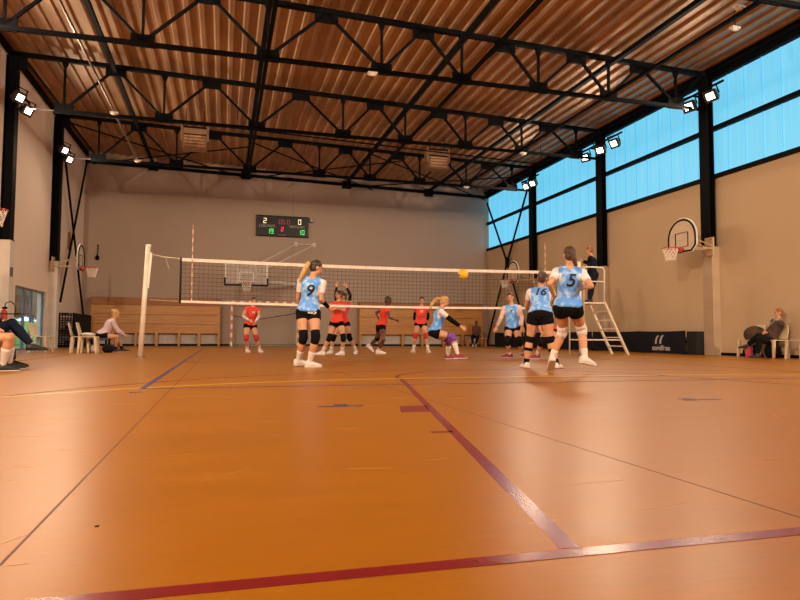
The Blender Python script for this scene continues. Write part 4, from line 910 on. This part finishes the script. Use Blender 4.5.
    def shorts(s, parent, m='shorts', cover=.34, t1=.10, inf=.012, name='shorts'):
        mb = MB(); s.torso(mb, -.30, t1, inf)
        for k in 'RL':
            mb.ell(s.J['hip'+k], (.060*s.H*s.g+inf, .060*s.H*s.g+inf, .056*s.H), 12, 8); s.limb(mb, 'hip'+k, 'kn'+k, THIGH, 0, min(1, cover), inf)
            if cover > 1: s.limb(mb, 'kn'+k, 'an'+k, SHIN, 0, cover-1, inf); mb.ell(s.J['kn'+k], (.036*s.H+inf,)*3, 12, 8)
        me = remesh(mb, .0105, name); o = link_mesh(name, me, [m], parent, s.org); s.smesh = me; s.stree = s.bvh(me); return o
    def pads(s, m, parent, which='RL', L=.19, inf=.012):
        for k in which:
            J = s.J; a, b, c = J['hip'+k], J['kn'+k], J['an'+k]; p = b+(a-b).normalized()*L*.55*.235*s.H*2; q = b+(c-b).normalized()*L*.5*.235*s.H*2
            r = .037*s.H*s.g; MB().tube([p, lerp(p, b, .5), b, lerp(b, q, .5), q], [r+.005+inf*.3, r+inf*.7, r*.97+inf, r*.92+inf*.8, r*.9+inf*.2], 16).build('knee_pad', m, parent, True)
    def socks(s, parent, m='sock', h=.45, which='RL'):
        for k in which: mb = MB(); s.limb(mb, 'kn'+k, 'an'+k, SHIN, 1-h, 1.06, .006, n=14); mb.build('sock', m, parent, True)
    def band(s, parent, k, t0, t1, m='padblack'):
        mb = MB(); s.limb(mb, 'kn'+k, 'an'+k, SHIN, t0, t1, .007, n=14, k=2); mb.build('calf_band', m, parent, True)
    def sleeves(s, parent, m, which='RL', t0=.35, t1=1.95, name='arm_sleeve'):
        for k in which:
            mb = MB()
            if t0 < 1: s.limb(mb, 'sh'+k, 'el'+k, UARM, t0, 1, .005)
            if t1 > 1: s.limb(mb, 'el'+k, 'wr'+k, FARM, max(0, t0-1), t1-1, .005)
            mb.ell(s.J['el'+k], (.021*s.H+.005,)*3, 10, 7) if t0 < 1 else None
            mb.build(name, m, parent, True)
    def shoes(s, m, parent, sole='shoewhite', sock=None):
        H = s.H
        for k in 'RL':
            td = s.J['toe'+k].normalized(); a = s.J['an'+k]; side = td.cross(Vector((0, 0, 1))).normalized(); dn = side.cross(td).normalized(); dn = -dn if dn.z > 0 else dn
            mb = MB(); rings = []; 
            for t, w, top in ((-.042, .017, .0), (-.034, .024, -.012), (0, .027, -.016), (.025, .026, -.008), (.055, .027, .004), (.085, .027, .014), (.110, .021, .022), (.122, .010, .032)):
                c = a+td*t*H; lo = .046*H; pts = []
                for x, y in ((-1, 1), (-1.02, .55), (-.8, .12), (-.35, 0), (.35, 0), (.8, .12), (1.02, .55), (1, 1)):
                    pts.append(c+side*x*w*H+dn*(top*H+(lo-top*H)*y))
                rings.append(pts)
            mb.ring_loft(rings); sh = mb.build('shoe', m, parent, True)
            so = MB(); rr = [];
            for t, w in ((-.044, .017), (-.034, .025), (0, .028), (.055, .028), (.085, .028), (.111, .022), (.124, .010)):
                c = a+td*t*H; rr.append([c+side*w*H+dn*.040*H, c-side*w*H+dn*.040*H, c-side*w*H+dn*.0475*H, c+side*w*H+dn*.0475*H])
            o = so.ring_loft(rr).build('sole', sole, sh); 
    def number(s, txt, parent, back=True, t=.70, size=.10, m='print', shear=0, off=0, tree=None, sp=None, name='jersey_number', thick=.004):
        L = s.J['neck']-s.J['pelvis']; x = s.r if back else -s.r; n = x.cross(s.sp).normalized()
        c = s.J['pelvis']+L*t+n*.25+x*off
        mb = text_mb(txt, size, c, x, s.sp, 0.0, shear, thick=thick, fine=4); tr = tree or s.jtree; ok = []
        for v in mb.v:
            hit, nn, i, d = tr.ray_cast(v, -n, .5)
            ok.append(hit is not None)
            if hit is not None: v.xyz = hit+n*.006
        # extruded letters carry duplicate faces; keep those which landed on cloth
        mb.f, mb.m = zip(*[(f, q) for f, q in zip(mb.f, mb.m) if all(ok[i] for i in f)]) if any(ok) else ([], [])
        mb.f = list(mb.f); mb.m = list(mb.m)
        if mb.f: mb.build(name, m, parent)

def person(key, label, skin='skin', hair='hairdark', hairkind='short', tail=None, girth=1.0, group=None):
    f = Fig(key, girth); f.hair = hair
    t = thing('person', label, 'person', f.org, group); f.body(skin, t); f.hairdo(hairkind, hair, t, tail); f.t = t; return f

RG = 'players in red jerseys'; BG = 'players in light blue jerseys'
f = person('r1', 'person in red jersey with white forearm sleeves standing by the striped goal post', hairkind='bun', group=RG); t = f.t
f.top(t, ['jred'], cover=.35); f.shorts(t, cover=.25); f.pads('padred', t); f.socks(t, h=.3); f.shoes('shoewhite', t); f.sleeves(t, 'jwhite', t0=1.1); f.number('14', t, back=False, t=.72, size=.09, m='printw')
f = person('b9', 'person with long ponytail in light blue jersey number 9, back turned, black knee pads', hairkind='pony', tail=[(0, -.075, .025), (0, -.095, -.03), (0, -.115, -.09), (0, -.13, -.16)], group=BG); t = f.t
for o in t.children:
    if o.name.startswith('hair'):
        me = o.data; me.materials.append(K['hairblonde']); hc = f.J['head']-f.org
        for p in me.polygons:
            if (p.center-hc).dot(-f.hf) > .072*f.H: p.material_index = 1
f.top(t, ['jblue', 'jwhite'], cover=.62); f.shorts(t, cover=.30); f.pads('padblack', t, L=.24); f.socks(t, h=.42); f.shoes('shoewhite', t); f.sleeves(t, 'padblack', 'R', 1.25, 1.98); f.number('9', t, size=.26, t=.60, shear=.2)
f.number('MSCF', t, size=.055, t=-.07, m='printw', tree=f.stree, off=.09, name='shorts_print', thick=.002)
f = person('r4', 'person in red jersey blocking with both black-sleeved arms raised, behind her teammate', hairkind='bun', group=RG); t = f.t
f.top(t, ['jred'], cover=.35); f.shorts(t, cover=.25); f.pads('padblack', t, L=.22); f.socks(t, h=.35); f.shoes('shoewhite', t); f.sleeves(t, 'padblack', t0=.5, t1=1.9)
f = person('r3', 'person in red jersey with hands at her chest and black knee pads at the net', hairkind='bun', group=RG); t = f.t
f.top(t, ['jred'], cover=.35); f.shorts(t, cover=.25); f.pads('padblack', t, L=.22); f.socks(t, h=.35); f.shoes('shoewhite', t); f.number('8', t, back=False, t=.72, size=.09, m='printw')
f = person('r5', 'dark-skinned person in red jersey running to the right behind the net', skin='skindark', hairkind='short', group=RG); t = f.t
f.top(t, ['jred'], cover=.35); f.shorts(t, cover=.32); f.socks(t, h=.25); f.shoes('shoewhite', t); f.pads('padblack', t, 'L', L=.1); f.number('11', t, back=False, t=.72, size=.09, m='printw')
f = person('r6', 'person in red jersey with black arm sleeves standing legs apart, facing the net', hairkind='bun', group=RG); t = f.t
f.top(t, ['jred'], cover=.3); f.shorts(t, cover=.22); f.pads('padred', t); f.socks(t, h=.35); f.shoes('shoewhite', t); f.sleeves(t, 'padblack', t0=.45, t1=1.6); f.number('13', t, back=False, t=.72, size=.09, m='printw')
f = person('b7', 'person with flying blonde ponytail in blue jersey lunging low, purple knee pads', hair='hairblonde', hairkind='pony', tail=[(0, -.09, .02), (-.01, -.13, -.03), (0, -.15, -.08), (.01, -.16, -.13)], group=BG); t = f.t
f.top(t, ['jblue', 'jwhite'], cover=.6); f.shorts(t, cover=.30); f.pads('padpurple', t, L=.26); f.socks(t, h=.62); f.shoes('shoepink', t); f.sleeves(t, 'padblack', t0=.5, t1=1.85); f.number('MSCF', t, size=.05, t=-.05, m='printw', tree=f.stree, off=.05, name='shorts_print', thick=.002)
f = person('b8', 'person in light blue top with long pale sleeves facing the camera, black knee pads', hair='hairbrown', hairkind='bun', group=BG); t = f.t
f.top(t, ['jblue', 'jpink'], cover=1.9, slinf=.012); f.shorts(t, cover=.3); f.pads('padblack', t, L=.26); f.socks(t, h=.18); f.shoes('shoepink', t); f.number('7', t, back=False, t=.74, size=.09)
f = person('r11', 'person in red jersey crouching behind the number 16 player, black knee pads', hairkind='bun', group=RG); t = f.t
f.top(t, ['jred', 'jwhite'], cover=.35); f.shorts(t, cover=.25); f.pads('padblack', t, L=.26); f.socks(t, h=.35); f.shoes('shoepink', t)
f = person('b16', 'person in light blue jersey number 16 crouched, back turned, calf bands below black knee pads', hair='hairbrown', hairkind='bun', girth=1.12, tail=[(0, -.075, .05), (0, -.08, -.0), (.0, -.08, -.04)], group=BG); t = f.t
f.top(t, ['jblue', 'jwhite'], cover=.5); f.shorts(t, cover=.36); f.pads('padblack', t, L=.13); f.band(t, 'L', .35, .47); f.band(t, 'R', .35, .47); f.socks(t, 'padblack', h=.2); f.shoes('shoewhite', t, 'shoepink'); f.number('16', t, size=.19, t=.70, shear=.3)
f = person('b5', 'person in light blue jersey number 5 running away from the camera, white knee pads', hair='hairbrown', hairkind='pony', tail=[(.01, -.085, .02), (.02, -.09, -.04), (.04, -.085, -.10)], group=BG); t = f.t
f.top(t, ['jblue', 'jwhite'], cover=.6, flare=.02); f.shorts(t, cover=.28); f.pads('padwhite', t, L=.24, inf=.016); f.socks(t, h=.3); f.shoes('shoewhite', t); f.number('5', t, size=.24, t=.66, shear=.2)
f.number('- - - -', t, size=.07, t=.30, m='padred', name='back_print', thick=.001)
f = person('ref', 'person in dark navy jacket standing on the referee stand platform, looking left', hair='hairred', hairkind='short'); t = f.t
f.top(t, ['navycloth'], 'jacket', cover=1.95, slinf=.014, inf=.018); f.shorts(t, 'navycloth', cover=1.95, inf=.016, name='trousers'); f.shoes('shoeblack', t, 'shoeblack'); f.number('\u2022', t, back=False, t=.8, size=.2, m='printw', off=.06, name='chest_badge')
f = person('girl', 'person in pale lilac sweatshirt and black shorts sitting bent forward on the low bench', hair='hairblonde', hairkind='bun'); t = f.t
f.top(t, ['lilac'], 'sweatshirt', cover=1.9, slinf=.018, inf=.022); f.shorts(t, cover=.45, inf=.018); f.socks(t, 'padblack', h=.25); f.shoes('shoeblack', t)
nk = f.J['neck']; MB().tube([nk-f.r*.07+f.f*.02, nk-f.f*.06+f.sp*.02, nk+f.r*.07+f.f*.02], .035, 10).build('hood', 'lilac', t, True)
f = person('man', 'person in grey coat and scarf sitting with crossed legs against the right wall', hair='hairred', hairkind='short'); t = f.t
f.top(t, ['greycoat'], 'coat', cover=1.9, slinf=.026, inf=.035, t0=-.12); f.shorts(t, 'bagdark', cover=1.9, inf=.018, name='trousers'); f.shoes('shoeblack', t, 'shoeblack')
nk = f.J['neck']; MB().tube([nk+f.f*.08-f.r*.03-f.sp*.22, nk+f.f*.09-f.sp*.02, nk-f.r*.08+f.sp*.03, nk-f.f*.07+f.sp*.04, nk+f.r*.08+f.sp*.03, nk+f.f*.10-f.sp*.03, nk+f.f*.10+f.r*.03-f.sp*.26], .042, 10).build('scarf', 'scarf', t, True)
# coat lap spread over the seat beside him
cm = MB(); cm.ell((13.24, 13.52, .58), (.26, .27, .23), 16, 10); cm.tube([(13.2, 13.45, .56), (13.25, 13.2, .55), (13.3, 13.0, .55)], [.2, .15, .12], 12)
me = remesh(cm, .014, 'coat_lap', 3); link_mesh('coat_tail', me, ['greycoat'], t, f.org)
f = person('back', 'small dark-haired person in brown top sitting far back by the wooden unit', skin='skindark', hairkind='short'); t = f.t
K['brownred'] = mat('brown red top', (.13, .05, .045), .9)
f.top(t, ['brownred'], 'top', cover=1.8); f.shorts(t, 'navycloth', cover=1.8, inf=.014, name='trousers'); f.shoes('shoewhite', t)
f = person('jeans', 'person in dark jeans with crossed legs and black shoes seated at the left edge', hairkind='short'); t = f.t
f.top(t, ['navycloth'], 'jacket', cover=1.9, slinf=.014, inf=.018); f.shorts(t, 'jean', cover=1.93, inf=.016, name='jeans'); f.shoes('shoeblack', t, 'shoeblack')
f = person('knees', 'person with bare knees and tall white socks seated at the left edge', hairkind='short'); t = f.t
f.top(t, ['jred'], cover=.6); f.shorts(t, cover=.6); f.socks(t, h=.62); f.shoes('shoeblack', t)
tb = MB(); c = Vector((-2.98, 10.55, .80)); tb.box(c.x-.14, c.x+.14, c.y-.10, c.y+.10, c.z-.006, c.z+.006); o = tb.build('tablet', 'black', bevel=.003); tag(o, 'dark tablet lying on the crossed knee at the left edge', 'tablet')
# seat for the person at the back
t = thing('bench', 'low bench at the back below the small seated person', 'bench', (12.4, 30.45, 0))
MB().box(11.9, 12.95, 30.25, 30.65, .38, .42).build('seat', 'wood', t)
for x in (11.95, 12.9): MB().box(x-.03, x+.03, 30.28, 30.62, 0, .38).build('leg', 'wood', t)
